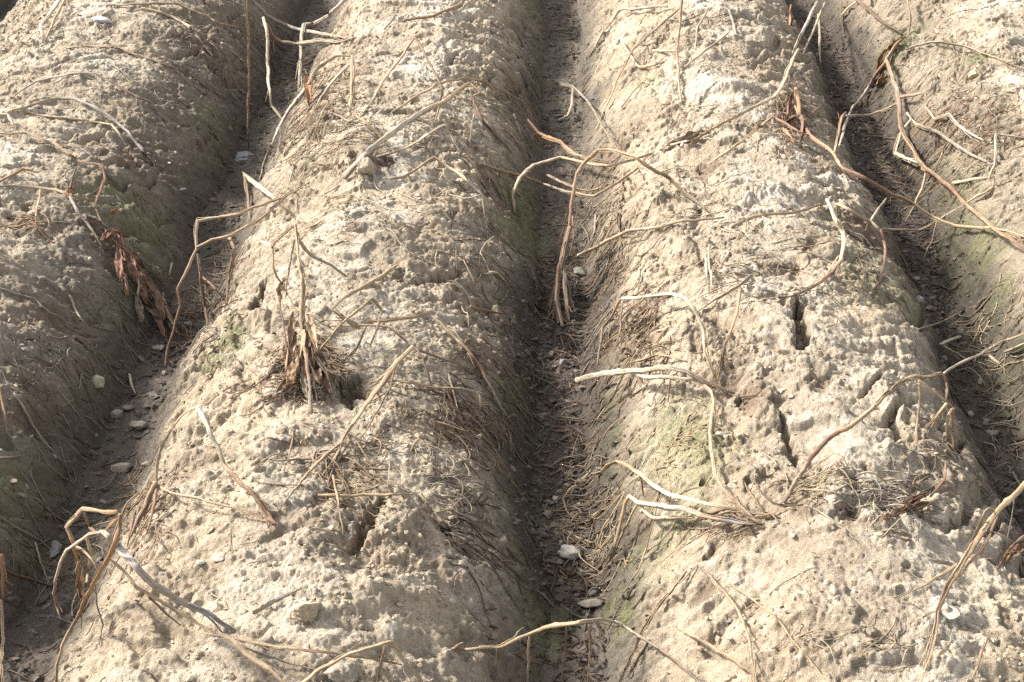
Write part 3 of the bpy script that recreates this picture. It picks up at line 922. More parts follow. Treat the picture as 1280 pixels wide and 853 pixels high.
stem('short reddish stub stuck on the shaded flank below the curled white root', [(588, 383, .01), (604, 388, .012), (626, 392)], 7, 'tan>brown>red')
stem('curled thin white root on the shaded flank of the second ridge', [(617, 296, .008), (607, 304, .008), (601, 316), (610, 334), (622, 356)], 3, 'pale')
stem('slim stems fanning out of the twig tangle on the second ridge', [(428, 552, .01), (405, 570, .012), (376, 602, .01), (347, 640)], 5, 'tan>dull', [
    ('side_shoot', [(432, 548, .01), (417, 575, .01), (402, 596)], 5, 'straw'), ('side_shoot', [(416, 594, .015), (423, 631, .012), (430, 676)], 3.5, 'tan'), ('side_shoot', [(425, 560, .008), (414, 590, .004), (408, 612)], 6, 'brown'), ('side_shoot', [(436, 556), (452, 566), (485, 583)], 3, 'dull')])
stem('pale hooked root fibre at the lower end of the diagonal crack', [(391, 660), (404, 662, .006), (415, 666, .006), (422, 678), (434, 692)], 4, 'pale>straw')
stem('white tipped kinked stalk with a reddish root end on the second ridge', [(247, 509, .10), (255, 523, .095), (263, 540, .09), (270, 553, .075), (275, 565, .065), (280, 581, .055), (296, 598, .04), (312, 614, .03), (329, 633, .015), (339, 653, .0)], 10, 'white>white>pale>tan>brown>brown>red', [
    ('side_shoot', [(247, 509, .10), (235, 513, .095), (226, 521, .085), (214, 537, .07), (200, 560, .05), (195, 584, .035), (195, 603, .02)], 7, 'straw>pale>straw', SP),
    ('fibre_bundle', [(195, 603, .02), (185, 625, .02), (174, 645, .012), (164, 670)], 10, 'tan>brown>dull'),
    ('side_shoot', [(197, 606, .02), (190, 640, .01), (183, 668)], 5, 'brown'),
    ('side_shoot', [(202, 610, .02), (214, 617, .022), (242, 622, .022), (273, 630, .018), (301, 638, .012), (330, 648, .006)], 6.5, 'straw>pale>tan', SP),
    ('root', [(335, 648, .005), (346, 656)], 9, 'red>brown'), ('root', [(340, 655), (336, 668), (318, 678), (296, 682)], 2.5, 'pale')], span=True)
stem('lone pale peg standing on the sunny side of the second ridge', [(288, 661, .03), (289, 676, .015), (290, 692)], 3.5, 'pale')
stem('lilac grey feathery twig half sunk in the crust', [(316, 767), (332, 757), (347, 750, .004), (362, 742, .006), (377, 735)], 8, 'pale>lilac>pale')
stem('thick grey stem arching down the second ridge from a cage of straw shoots', [(128, 664, .17), (137, 672, .17), (146, 682, .16), (170, 709, .13), (190, 730, .10), (218, 748, .07), (252, 762, .04), (272, 775, .02), (294, 790, .004)], 13, 'pale>lilac>grey>grey>lilac>grey',
     [('side_shoot', [(129, 665, .17), (112, 668, .17), (98, 677, .165), (83, 687, .155), (73, 713, .12), (66, 743, .08), (70, 757, .06), (74, 768, .05)], 6.5, 'pale>white>straw', SP),
      ('side_shoot', [(146, 640, .20), (128, 641, .20), (102, 636, .20), (92, 647, .19), (83, 660, .18), (90, 675, .16), (95, 690, .14), (99, 724, .09)], 8, 'orange>straw>straw>orange>tan', SP),
      ('side_shoot', [(151, 643, .20), (149, 660, .19), (144, 679, .17), (133, 702, .14), (124, 716, .12), (116, 730, .11), (99, 767, .07), (87, 790, .05), (78, 808, .035), (71, 832, .02), (69, 860, .0)], 9, 'brown>orange>orange>brown>straw>brown', SP),
      ('side_shoot', [(150, 645, .19), (138, 656, .18), (132, 664, .17)], 6, 'orange', SP),
      ('side_shoot', [(105, 641, .19), (112, 659, .16), (124, 668, .16)], 5, 'brown', SP),
      ('side_shoot', [(108, 672, .15), (114, 690, .13), (110, 712, .10), (108, 728, .09)], 5, 'straw', SP),
      ('side_shoot', [(92, 682, .14), (104, 688, .14), (115, 700, .13), (122, 710, .12)], 5, 'tan', SP),
      ('side_shoot', [(118, 730, .08), (122, 760, .04), (128, 782, .02), (124, 806)], 4, 'dull', SP)],
     [((99, 700, .13), (104, 748, .06), 17, 'tan')], span=True, lumpy=.08)
stem('slender straw shoot below the thick grey arched stem, ending in a knob', [(138, 700, .12), (156, 716, .10), (170, 733, .08), (184, 741, .065), (221, 764, .04), (246, 780, .02), (266, 792, .008)], 5.5, 'brown>straw>tan>straw', [('knob', [(259, 792, .012), (284, 795, .012)], 13, 'straw>pale', {'node_every': 0, 'taper': (.8, .8)}), ('side_shoot', [(186, 746, .05), (205, 765, .03), (226, 782, .006)], 3.5, 'brown')], span=True)
stem('smooth tan stalk running out of the frame beneath the knob', [(276, 793, .012), (290, 801, .02), (306, 815, .02), (333, 835, .018), (362, 858, .015)], 12, 'tan>straw>tan', [
    ('side_shoot', [(299, 799, .02), (320, 804, .03), (350, 809, .04), (400, 815, .05), (430, 819, .045), (462, 824, .03), (502, 831, .006)], 6.5, 'tan>straw>straw>tan', SP), ('side_shoot', [(296, 806, .012), (330, 818, .01), (372, 832), (400, 838)], 5, 'dull')])
stem('pale folded stalk making a sharp peak near the frame bottom on the second ridge', [(372, 858, .03), (400, 837, .045), (430, 820, .06), (462, 809, .075), (490, 801, .085), (502, 820, .06), (527, 853, .02), (533, 862, .015)], 9.5, 'straw>tan>pale>straw>white>straw', [
    ('side_shoot', [(482, 808, .08), (477, 830, .05), (471, 856, .02)], 4.5, 'tan>brown', SP)], span=True, curl=.15)
stem('orange stub at the very edge of the first furrow', [(2, 694, .05), (4, 718, .03), (4, 748, .01)], 9, 'red>orange>brown', flat=.4)
stem('yellow straw at the very edge below the orange stub', [(1, 750, .015), (3, 800, .012), (2, 858, .01)], 5, 'straw')
stem('dark red stem lying across the floor of the first furrow', [(5, 712), (35, 724, .006), (66, 733)], 5, 'red>dark')
stem('grey brown root crossing the dark foot of the first ridge', [(-4, 645), (31, 665, .006), (48, 674), (62, 686)], 5, 'dull>grey')
stem('thin pale thread beside the puddle glint in the first furrow', [(44, 678, .01), (50, 700, .008), (59, 724)], 3, 'pale')
stem('reddish little shoot at the sunny foot of the second ridge', [(167, 649, .015), (163, 664, .01), (159, 683)], 5, 'red>tan')
# upper second ridge
stem('upright thin brown stalk leaning on the crown near the crumbled clods', [(518, 47, .10), (502, 70, .07), (486, 92, .04), (452, 144)], 4.5, 'brown>tan>dull', [('side_shoot', [(518, 47, .10), (522, 52, .095), (541, 85, .06), (552, 112, .03), (550, 130, .015), (543, 154)], 4.5, 'brown>brown>dull', SP)], span=True, curl=.2)
stem('arched tan stem peaking over the shaded shoulder of the second ridge', [(490, 140), (505, 130, .012), (520, 121, .02), (547, 105, .03), (581, 97, .035), (602, 100, .03), (636, 116, .02), (654, 128)], 5, 'dull>tan>straw>tan>dull')
stem('thick grey woody stem rising from the crumbled clods of the second ridge', [(430, 222), (442, 208, .01), (459, 190, .015), (474, 178, .02), (486, 170, .025), (503, 158, .025), (520, 146, .03), (554, 127, .035), (572, 114, .035), (586, 104, .03)], 11, 'dull>grey>pale>grey>straw>tan', [
    ('side_shoot', [(478, 174, .02), (470, 163, .03), (459, 154, .035), (447, 147, .03), (441, 139, .02)], 6, 'straw>tan'),
    ('side_shoot', [(447, 147, .02), (436, 152, .01), (426, 146), (410, 140)], 4, 'dull'), ('side_shoot', [(592, 120, .02), (600, 116, .03), (588, 104, .03)], 4, 'tan')], taper=(1.2, .45))
stem('pale tan stalk lying below the thick grey woody stem', [(472, 196), (490, 190, .008), (510, 184, .012), (537, 167, .025), (556, 156, .035), (566, 174, .015), (577, 192)], 5.5, 'dull>straw>pale>dull', curl=.2)
stem('roof shaped pale stalk with a white thread on the shaded shoulder', [(488, 224), (505, 221, .006), (517, 214, .01), (530, 206, .02), (542, 197, .03), (555, 205, .03), (568, 214, .03), (590, 232, .03), (603, 243, .03), (604, 256, .02), (606, 274)], 6, 'dull>straw>tan>pale>white>dull', [
    ('thread', [(603, 243, .03), (592, 247, .03), (580, 248, .02), (561, 243, .012)], 3, 'white', SP)], curl=.2)
stem('dark forked twig with a pale leg on the shaded shoulder', [(590, 120, .02), (594, 134, .02), (602, 150, .015), (622, 170, .006), (641, 192)], 5, 'brown>dark>dull', [('leg', [(593, 143, .02), (590, 162, .012), (587, 182)], 5, 'pale')])
stem('grey brown twig lying flat near the top of the second ridge', [(505, 26), (523, 23, .006), (541, 20, .008), (560, 12, .008), (577, 4)], 5.5, 'dull>brown>tan')
stem('bluish grey stub leaning on the pale crown of the second ridge', [(494, 18, .012), (488, 28, .01), (480, 37)], 6, 'lilac')

# ---- dark middle furrow
stem('reddish stem with a raw red end reaching over the middle furrow', [(660, 150, .035), (674, 166, .06), (697, 177, .09), (720, 193, .10), (743, 201, .08), (766, 206, .03)], 6.5, 'red>orange>tan>straw>tan', [('side_shoot', [(668, 168, .04), (680, 182, .03), (692, 183, .05)], 3, 'red', SP)], span=True)
stem('pale arched runner bridging the middle furrow from flank to flank', [(643, 264, .006), (640, 244, .02), (650, 221, .05), (668, 206, .08), (701, 197, .12), (730, 203, .12), (761, 208, .07), (792, 201, .03), (815, 192, .006)], 5.5, 'straw>pale>straw>pale>tan', span=True)
stem('big brown arch rooted in the middle furrow by a shaggy fibrous base', [(703, 408), (695, 375, .03), (698, 340, .06), (706, 305, .10), (711, 281, .13), (715, 250, .16), (721, 219, .19), (727, 208, .195), (733, 201, .20), (748, 188, .20), (772, 189, .15), (795, 197, .10), (815, 211, .06), (836, 225, .035), (859, 243, .015), (882, 262)], 7.5, 'dull>brown>brown>red>tan>straw>tan>brown>dull', [
    ('fibre_bundle', [(712, 284, .13), (706, 310, .10), (700, 345, .05), (690, 372, .02), (686, 398)], 8, 'brown>dull>dark', SP),
    ('fibre_bundle', [(711, 290, .12), (704, 330, .07), (706, 370, .03), (712, 402)], 9, 'brown>dull>dark', SP),
    ('fibre_bundle', [(708, 300, .10), (698, 345, .04), (694, 380, .02), (698, 404)], 9, 'brown>dark', SP),
    ('fibre_bundle', [(702, 330, .06), (692, 362, .02), (682, 390)], 5, 'dark', SP), ('fibre_bundle', [(704, 335, .06), (712, 370, .02), (720, 396)], 5, 'dull', SP),
    ('side_shoot', [(708, 268, .14), (703, 292, .09), (695, 312, .05)], 3, 'red', SP), ('side_shoot', [(716, 270, .13), (718, 295, .09), (712, 320, .05)], 3, 'brown', SP)], span=True, taper=(1.3, .7))
stem('tan stem sagging below the big brown arch over the middle furrow', [(600, 205, .006), (620, 212, .01), (640, 217, .02), (679, 230, .06), (717, 241, .10), (743, 246, .09), (756, 238, .075), (769, 229, .06), (797, 210, .01)], 6, 'dull>tan>dull>tan>straw', [
    ('side_shoot', [(684, 219, .07), (700, 227, .09), (715, 234, .10), (738, 238, .09), (754, 234, .07)], 5, 'dull>tan', SP)], span=True)
stem('grey tan stalk slanting down the far end of the middle furrow to the arch', [(700, 106, .02), (717, 109, .05), (735, 127, .07), (751, 152, .06), (761, 170, .05), (773, 188, .02)], 6.5, 'dull>grey>straw>pale', [('side_shoot', [(716, 110, .05), (715, 131, .03), (710, 144, .01), (698, 150)], 4, 'dull>pale', SP)], span=True)
stem('long thin twig lying up the sunny face of the third ridge near its top', [(850, 10), (832, 26, .012), (819, 37, .02), (792, 61, .025), (775, 92, .02), (760, 129, .012), (744, 163)], 5, 'straw>dull>brown>tan>pale')
stem('small pale bent twig above the middle furrow', [(777, 134), (784, 124, .01), (790, 115, .012), (802, 104, .012), (816, 105)], 4, 'pale')
stem('long pale stalk poking over the middle furrow from the third ridge', [(722, 320, .06), (738, 312, .06), (753, 304, .055), (784, 290, .035), (808, 286, .02), (826, 283, .012), (854, 277, .01), (880, 275), (905, 272)], 5.5, 'pale>straw>pale>tan>dull', span=True)
stem('twisted pale rootlets dangling in the dark of the middle furrow', [(740, 254, .02), (736, 268, .02), (727, 280), (735, 292), (738, 312)], 3.5, 'dull', [('side_shoot', [(744, 268, .012), (742, 290, .01), (736, 310)], 3, 'grey')])

# ---- bright third ridge
stem('grey topped twig bent beside the far middle furrow', [(835, 8, .01), (804, 10, .015), (776, 12, .02), (764, 28, .012), (751, 44, .006), (737, 70)], 5, 'grey>grey>straw>dull')
stem('pale zigzag twig near the top of the third ridge', [(777, 52, .01), (788, 70, .008), (799, 85, .006), (815, 82), (834, 75)], 4.5, 'pale>straw', curl=.2)
stem('tall brown stalk lying against the crown of the third ridge at the top', [(853, -5, .04), (850, 30, .03), (845, 68, .02), (847, 98, .008), (851, 128)], 6.5, 'brown>tan>pale', [('side_shoot', [(816, 64, .006), (830, 63, .012), (848, 64, .02)], 4, 'pale', SP)])
stem('grey brown blade with a pale stalk on the third ridge', [(838, 181), (862, 176, .01), (874, 172, .012), (888, 162, .01), (902, 152)], 4, 'grey>straw', leaves=[((826, 187, .004), (873, 165, .02), 18, 'dull')])
stem('dark hanging shred with a leaf on the sunny face above the fibrous roots', [(780, 210, .02), (776, 235, .015), (772, 262, .01), (776, 300), (776, 330)], 4, 'tan>brown>dull', leaves=[((773, 268, .012), (776, 290, .006), 9, 'dark')])
stem('thin straw in the pale dust of the third ridge crown', [(852, 88), (867, 75, .01), (881, 63, .012), (896, 54, .01), (912, 40)], 4.5, 'pale>straw')
stem('fine grey forked twig at the head of the third ridge', [(853, 27), (870, 20, .008), (884, 14, .01), (872, 34, .008), (869, 62)], 3.5, 'dull>grey', curl=.2, kids=[('side_shoot', [(911, 12), (915, 26, .008), (920, 44)], 3, 'grey')])
stem('curving yellow grey stem hanging from the shoulder above the reddish tuft', [(998, 62, .05), (990, 76, .05), (983, 94, .045), (975, 110, .04), (967, 120, .035), (938, 136, .025), (898, 156, .012), (864, 180)], 7, 'straw>pale>straw>tan')
stem('shorter tan stem running into the reddish tuft', [(966, 146, .02), (952, 158, .02), (935, 170, .015), (910, 188, .01), (886, 205)], 6.5, 'tan>straw>pale')
stem('white ended stalk curving down to the slot shaped hole', [(1034, 250, .05), (1040, 262, .05), (1047, 280, .045), (1053, 292, .04), (1055, 306, .035), (1051, 325, .03), (1040, 341, .02), (1017, 358, .012), (993, 369, .008), (970, 372), (953, 375)], 8.5, 'white>pale>pale>red>tan>brown>dull', [('side_shoot', [(1048, 320, .02), (1036, 338, .012), (1028, 352)], 3, 'straw')])
stem('flat straw lying along the white dust above the white ended stalk', [(914, 284), (932, 275, .004), (955, 269, .004), (990, 266, .006), (1014, 260, .006), (1035, 254)], 5, 'pale>straw>straw>dull')
stem('pair of pale upright straws on the dusty crown', [(887, 306, .03), (887, 335, .015), (889, 368)], 5, 'pale', [('side_shoot', [(882, 318, .015), (884, 350, .004)], 5, 'white')])
stem('white hooked stalk reaching out above the hanging roots', [(777, 373, .07), (797, 373, .065), (821, 368, .05), (840, 368, .04), (856, 374, .04), (865, 384, .035), (872, 396, .03), (879, 413, .03), (881, 441, .025), (887, 456, .02), (894, 472)], 8, 'white>white>pale>pale>straw', span=True, kids=[
    ('hanging_root', [(775, 374, .06), (765, 395, .04), (754, 408, .02), (750, 430, .01), (747, 454)], 5, 'tan>brown>dull', SP), ('hanging_root', [(778, 376, .06), (775, 410, .03), (768, 440)], 3, 'brown', SP)])
stem('brown stem joining the white hooked stalk at the common root', [(925, 361, .06), (922, 387, .055), (917, 404, .05), (912, 417, .045), (903, 445, .03), (897, 475, .004)], 6.5, 'tan>tan>brown>tan', span=True)
stem('tan twig lying beside the little round burrow', [(940, 345), (932, 351, .01), (922, 359, .015), (893, 375, .015), (872, 390)], 5.5, 'dull>tan>straw')
stem('bleached split stalk pointing across the middle furrow, upper of two', [(720, 476, .09), (741, 470, .085), (764, 466, .08), (786, 464, .07), (814, 462, .055), (840, 460, .045), (865, 467, .035), (884, 478, .02), (900, 484, .01), (918, 492)], 9.5, 'pale>white>white>pale>grey>brown>dull', [
    ('split_strand', [(786, 464, .07), (797, 468, .06), (809, 471, .055), (837, 472, .04), (860, 474, .03), (875, 476, .02)], 7, 'white>pale', SP),
    ('side_shoot', [(875, 476, .02), (889, 490, .02), (893, 502, .02), (893, 520, .01), (890, 542)], 7.5, 'dull>straw>pale'), ('hanging_root', [(779, 469, .06), (767, 495, .02), (752, 516, .01), (738, 536)], 3, 'pale', SP),
    ('hanging_root', [(838, 474, .04), (836, 492, .015), (835, 503)], 4, 'brown', SP), ('side_shoot', [(925, 496, .004), (945, 494, .006), (952, 488)], 4, 'brown')], span=True, flat=.6)
stem('tan twig lying just above the bleached split stalk', [(787, 454, .02), (805, 448, .02), (823, 443, .02), (840, 446, .012), (857, 451)], 5.5, 'tan>straw')
stem('white stalk with a hooked orange tip above the forked white stalks', [(740, 592, .07), (746, 592, .07), (752, 590, .07), (759, 582, .075), (771, 577, .07), (787, 584, .06), (801, 592, .055), (815, 607, .045), (834, 618, .04), (858, 624, .035), (882, 629, .03), (907, 634, .02), (927, 640, .012), (950, 655)], 8, 'dull>straw>orange>pale>white>white>pale>straw>tan>brown', [('hanging_root', [(799, 592, .05), (803, 606, .03), (804, 620)], 4, 'brown', SP)], span=True)
stem('forked white stalks with long hanging legs in the middle furrow', [(787, 620, .065), (791, 624, .065), (797, 629, .06), (811, 630, .055), (834, 633, .05), (852, 635, .045), (870, 643, .035), (895, 649, .02), (945, 656)], 9.5, 'pale>white>white>pale>tan>lilac>brown', [
    ('fork', [(797, 629, .06), (805, 639, .05), (817, 648, .04), (842, 648, .03), (868, 647, .03)], 7.5, 'white>pale>straw', SP),
    ('leg', [(787, 620, .065), (781, 629, .06), (775, 657, .045), (769, 682, .03), (762, 702, .01)], 8, 'straw>tan>dull', SP),
    ('leg', [(796, 631, .055), (785, 652, .04), (775, 676, .02), (764, 700)], 4.5, 'straw>dull', SP),
    ('leg', [(820, 636, .05), (818, 650, .04), (809, 682, .02), (797, 712, .01), (772, 753)], 4.5, 'pale>straw>dull', SP),
    ('side_shoot', [(877, 635, .02), (870, 643, .02)], 7, 'pale', SP)], span=True)
stem('pale grey curved stem rising from the root of the forked white stalks', [(891, 505, .012), (888, 540, .012), (889, 560, .015), (895, 595, .02), (909, 617, .02), (925, 631, .015), (946, 652, .002)], 6.5, 'pale>straw>pale>tan>dull')
stem('long reddish tan stem leaning over the shoulder to a bunch of hanging shoots', [(979, 628), (986, 616, .012), (995, 602, .02), (1014, 571, .03), (1037, 546, .04), (1050, 539, .045), (1063, 533, .05), (1080, 520, .055), (1105, 496, .07), (1129, 475, .085), (1141, 469, .09), (1150, 472, .085)], 9.5, 'dull>tan>brown>red>tan>straw>tan>straw',
     [('side_shoot', [(1150, 472, .085), (1163, 471, .10), (1178, 468, .115), (1183, 478, .10), (1184, 490, .09), (1182, 502, .075)], 6.5, 'brown>tan>brown', SP),
      ('side_shoot', [(1180, 467, .11), (1196, 456, .12), (1210, 450, .12), (1237, 436, .09), (1258, 426, .06), (1284, 417, .02)], 6, 'grey>pale>pale>straw', SP),
      ('side_shoot', [(1148, 476, .085), (1171, 492, .08), (1192, 510, .075)], 4.5, 'straw', SP),
      ('side_shoot', [(1192, 510, .075), (1185, 520, .065), (1183, 552, .03)], 5, 'tan', SP), ('side_shoot', [(1189, 512, .075), (1191, 540, .04), (1192, 562, .02)], 6.5, 'tan>brown', SP),
      ('side_shoot', [(1183, 505, .075), (1171, 520, .05), (1158, 535, .03)], 7, 'straw>tan', SP), ('side_shoot', [(1150, 480, .08), (1148, 522, .03), (1144, 560)], 5, 'tan>straw', SP),
      ('root', [(974, 630), (988, 618, .01), (1002, 611, .012), (1042, 615, .006), (1064, 628)], 5, 'dull>tan>grey'), ('root', [(983, 622), (984, 600), (980, 588)], 3, 'pale')],
     [((1172, 521, .04), (1164, 534, .03), 9, 'tan')], span=True)
stem('white thready roots spread over the pocket below the long reddish tan stem', [(1040, 616), (1060, 606, .006), (1091, 602, .006), (1124, 599)], 4, 'pale', [('side_shoot', [(1045, 618), (1072, 614, .004), (1100, 606), (1136, 612)], 3, 'white'), ('side_shoot', [(1052, 622), (1066, 634), (1080, 632), (1094, 612)], 3.5, 'pale'), ('side_shoot', [(1086, 620), (1110, 618), (1140, 625)], 3, 'grey')])
stem('reddish shoot beside a clump of red brown leaf on the shoulder', [(1163, 621), (1172, 610, .015), (1180, 599, .02), (1182, 577, .02)], 6, 'dull>red>tan', leaves=[((1102, 650, .004), (1132, 634, .012), 12, 'tan'), ((1112, 646, .004), (1150, 622, .012), 13, 'red'), ((1125, 640, .004), (1162, 630, .01), 13, 'brown'), ((1130, 628, .006), (1158, 618, .01), 10, 'red'), ((1140, 606, .004), (1164, 596, .01), 13, 'dull')])
stem('sturdy tan stalk leaning out of the frame past the white flake', [(1286, 599, .20), (1278, 608, .19), (1266, 621, .175), (1245, 642, .15), (1228, 665, .125), (1210, 692, .10), (1192, 722, .07), (1177, 751, .045), (1171, 766, .035), (1167, 802, .02), (1159, 828, .015), (1148, 860, .01)], 10, 'straw>straw>tan>straw>brown>tan>straw>tan', [
    ('side_shoot', [(1246, 640, .15), (1238, 636, .15), (1232, 640, .145), (1222, 660, .12), (1213, 682, .095)], 4.5, 'straw>tan', SP),
    ('side_shoot', [(1246, 646, .145), (1238, 668, .12), (1225, 690, .095), (1212, 704, .08), (1198, 724, .06)], 4.5, 'brown', SP),
    ('side_shoot', [(1196, 706, .08), (1178, 718, .05), (1159, 730, .03), (1118, 749)], 5, 'tan>dull', SP),
    ('side_shoot', [(1163, 764, .02), (1160, 800, .01), (1156, 832)], 3, 'dull'), ('side_shoot', [(1170, 822, .012), (1182, 812, .012), (1189, 800, .01), (1187, 788)], 4, 'straw'), ('side_shoot', [(1155, 770, .02), (1164, 765, .03), (1172, 764, .035)], 4, 'tan')], span=True)
stem('bleached grey fork lying by the sturdy tan stalk', [(1149, 690, .01), (1158, 697, .012), (1168, 701, .012), (1191, 706)], 6.5, 'white>grey', [('fork', [(1158, 697, .012), (1165, 707, .008), (1168, 721)], 6, 'grey')])
stem('thin tan straw standing near the frame corner', [(1234, 796, .03), (1225, 822, .015), (1215, 848)], 4.5, 'straw')
stem('curved straw coloured stem bending to the frame bottom on the third ridge', [(874, 708), (888, 722, .012), (901, 736, .015), (921, 760, .015), (932, 784, .012), (940, 818, .012), (943, 862, .012)], 7, 'dull>straw>pale>straw')
stem('straight straw stalk meeting the curved straw coloured stem at the frame bottom', [(848, 785, .012), (870, 797, .012), (894, 811, .01), (938, 840, .006), (962, 858)], 6, 'straw>straw>tan')
stem('hair thin yellow straw winding down the pale crust of the third ridge', [(906, 725), (935, 746, .006), (966, 767, .006), (985, 790), (1003, 815, .006), (1027, 842), (1044, 858)], 3.5, 'straw')
stem('slim tan twig over the sunny lower face of the third ridge', [(848, 730, .012), (860, 718, .01), (872, 706)], 4.5, 'tan')
stem('tan stem arching over the bottom of the middle furrow with thready roots below', [(565, 811), (580, 811, .01), (595, 810, .02), (621, 810, .04), (634, 805, .06), (648, 799, .075), (670, 789, .10), (694, 782, .125), (723, 778, .14), (740, 776, .13), (753, 774, .11), (770, 778, .08)], 8.5, 'brown>straw>tan>straw>tan>straw>pale>white', [
    ('split_end', [(567, 811, .01), (573, 806, .015), (580, 803, .02)], 4.5, 'tan', SP),
    ('hanging_root', [(621, 812, .04), (620, 835, .01), (621, 858)], 3.5, 'brown', SP), ('hanging_root', [(650, 800, .07), (652, 822, .03)], 3, 'dull', SP), ('hanging_root', [(662, 795, .09), (660, 830, .04), (658, 862)], 3.5, 'straw', SP),
    ('hanging_root', [(708, 782, .12), (706, 815, .07), (702, 860, .01)], 5, 'brown>tan', SP), ('hanging_root', [(737, 780, .13), (738, 815, .07), (734, 862, .01)], 4.5, 'tan', SP)], span=True)
stem('grey brown twig carrying on past the tan arch across the furrow', [(768, 777, .085), (782, 784, .06), (795, 791, .04), (823, 811, .02), (840, 824, .012), (862, 842), (880, 856)], 6.5, 'white>dull>brown>grey', span=True)
stem('brown stem climbing the lower sunny face beside the tan arch', [(858, 714), (842, 734, .015), (826, 753, .02), (814, 772, .02), (802, 791, .02), (785, 831, .012), (772, 860)], 6.5, 'dull>tan>brown>dull', [('side_shoot', [(812, 800, .012), (795, 826, .008), (786, 846)], 5, 'dark')])

# ---- last furrow and last ridge
stem('long tan stem with reddish knots slanting across the last furrow', [(995, 110, .03), (1000, 143, .035), (1006, 157, .04), (1013, 170, .045), (1026, 180, .055), (1040, 190, .065), (1054, 211, .08), (1081, 223, .10), (1115, 243, .11), (1139, 253, .095), (1166, 272, .07), (1193, 282, .045), (1231, 284, .02), (1284, 297)], 7, 'orange>red>tan>red>straw>tan>straw>tan', [
    ('side_shoot', [(1054, 212, .08), (1062, 222, .06), (1080, 230, .03)], 3, 'brown', SP), ('side_shoot', [(966, 147, .02), (982, 155, .03), (998, 165, .04), (1013, 170, .045)], 6, 'red>tan', SP), ('side_shoot', [(996, 112, .03), (992, 128, .025), (1000, 150, .035)], 4, 'tan', SP)], span=True,
     leaves=[((990, 118, .02), (984, 148, .008), 11, 'red'), ((984, 150, .02), (1000, 174, .01), 12, 'brown'), ((978, 160, .015), (992, 178, .008), 11, 'tan')])
stem('very long dark tan stem sweeping down the face of the last ridge', [(1108, 74, .03), (1116, 95, .04), (1122, 112, .045), (1124, 135, .05), (1125, 160, .05), (1132, 175, .05), (1142, 190, .055), (1156, 211, .06), (1183, 231, .055), (1207, 255, .055), (1244, 289, .06), (1286, 314, .06)], 8.5, 'brown>dull>brown>tan>brown>red>tan>tan>brown', [
    ('side_shoot', [(1124, 122, .045), (1138, 119, .03), (1153, 117, .015)], 5, 'red>pale', SP), ('side_shoot', [(1160, 215, .055), (1153, 212, .05), (1154, 204, .05), (1146, 202, .045)], 6, 'red>pale', SP)], span=True)
stem('dark brown twig at the head of the last ridge', [(1066, -4, .02), (1080, 8, .02), (1095, 20, .02), (1112, 33, .02), (1130, 45)], 5, 'brown>dark')
stem('upright brown twig meeting the dark brown twig at the red leaf tuft', [(1133, -6, .06), (1137, 20, .04), (1136, 46)], 5, 'brown>dull')
stem('frayed reddish stem with grey fibres on the upper face of the last ridge', [(1131, 46, .012), (1120, 56, .015), (1112, 68, .015), (1104, 82, .012), (1096, 92, .01), (1085, 112, .008), (1068, 134)], 9, 'red>tan>red>grey>dull', leaves=[((1128, 46, .02), (1108, 64, .015), 10, 'tan'), ((1108, 62, .015), (1098, 90, .008), 9, 'red'), ((1105, 92, .004), (1096, 106, .004), 12, 'orange')])
stem('small upright loop of ochre stalk in the last furrow', [(1043, 190, .04), (1046, 175, .05), (1049, 160, .06), (1052, 146, .065), (1057, 140, .06)], 6, 'straw>brown>orange>red', span=True)
stem('grey stalk leaning with the ochre loop in the last furrow', [(1074, 128, .02), (1066, 133, .04), (1061, 143, .05), (1054, 162, .045), (1049, 182, .04)], 5, 'dull>grey>pale', span=True)
stem('pale runner crossing from the ochre loop to the last ridge', [(1058, 145, .055), (1070, 144, .05), (1088, 144, .03), (1105, 139, .02), (1120, 130)], 5.5, 'grey>pale>straw', span=True)
stem('bowed pale grey twig beside the dark burrow of the last ridge', [(1133, 62, .012), (1148, 56, .02), (1166, 53, .02), (1200, 56, .015), (1234, 68, .006), (1282, 88)], 6, 'grey>pale>pale>straw')
stem('grey tan stem trailing over the pebbly face of the last ridge', [(1134, 142), (1140, 150, .012), (1146, 156, .015), (1176, 167, .015), (1203, 187, .012), (1240, 206)], 6.5, 'pale>dull>grey>dull')
stem('white elbowed stalk in front of the very long dark tan stem', [(1139, 149, .03), (1130, 160, .035), (1125, 170, .035), (1118, 192, .03), (1131, 198, .04), (1147, 203, .045)], 7, 'white>pale>white', curl=.15, span=True)
stem('white zigzag stalk on the pebbly face of the last ridge', [(1157, 134, .01), (1163, 142, .012), (1169, 151, .006), (1186, 143, .015), (1196, 154, .012), (1210, 167, .01), (1230, 176)], 7, 'straw>pale>white>white', curl=.15)
stem('pale angular twig with two arms on the last ridge', [(1237, 222), (1243, 205, .012), (1244, 190, .015), (1243, 168, .02), (1260, 169, .012), (1284, 173)], 5, 'pale>white>dull', curl=.15)
stem('thin grey twig lying below the pale angular twig', [(1190, 229, .01), (1215, 224, .01), (1238, 222)], 4, 'pale', [('side_shoot', [(1203, 257, .02), (1222, 246, .015), (1242, 234)], 5, 'straw')])
stem('thin runner joining the furrow floor to the long tan stem', [(1047, 255, .02), (1060, 262, .03), (1071, 269, .03), (1087, 276, .03), (1101, 287, .04), (1149, 287, .055), (1158, 284, .06), (1170, 277, .065), (1203, 257, .02)], 5.5, 'straw>dull>tan>pale', [('hanging_shoot', [(1101, 287, .04), (1105, 300, .03), (1108, 317, .02), (1103, 348, .006), (1090, 363)], 5, 'red>brown', SP), ('side_shoot', [(1088, 277, .03), (1098, 262, .05), (1108, 248, .07)], 3.5, 'pale', SP)], span=True)
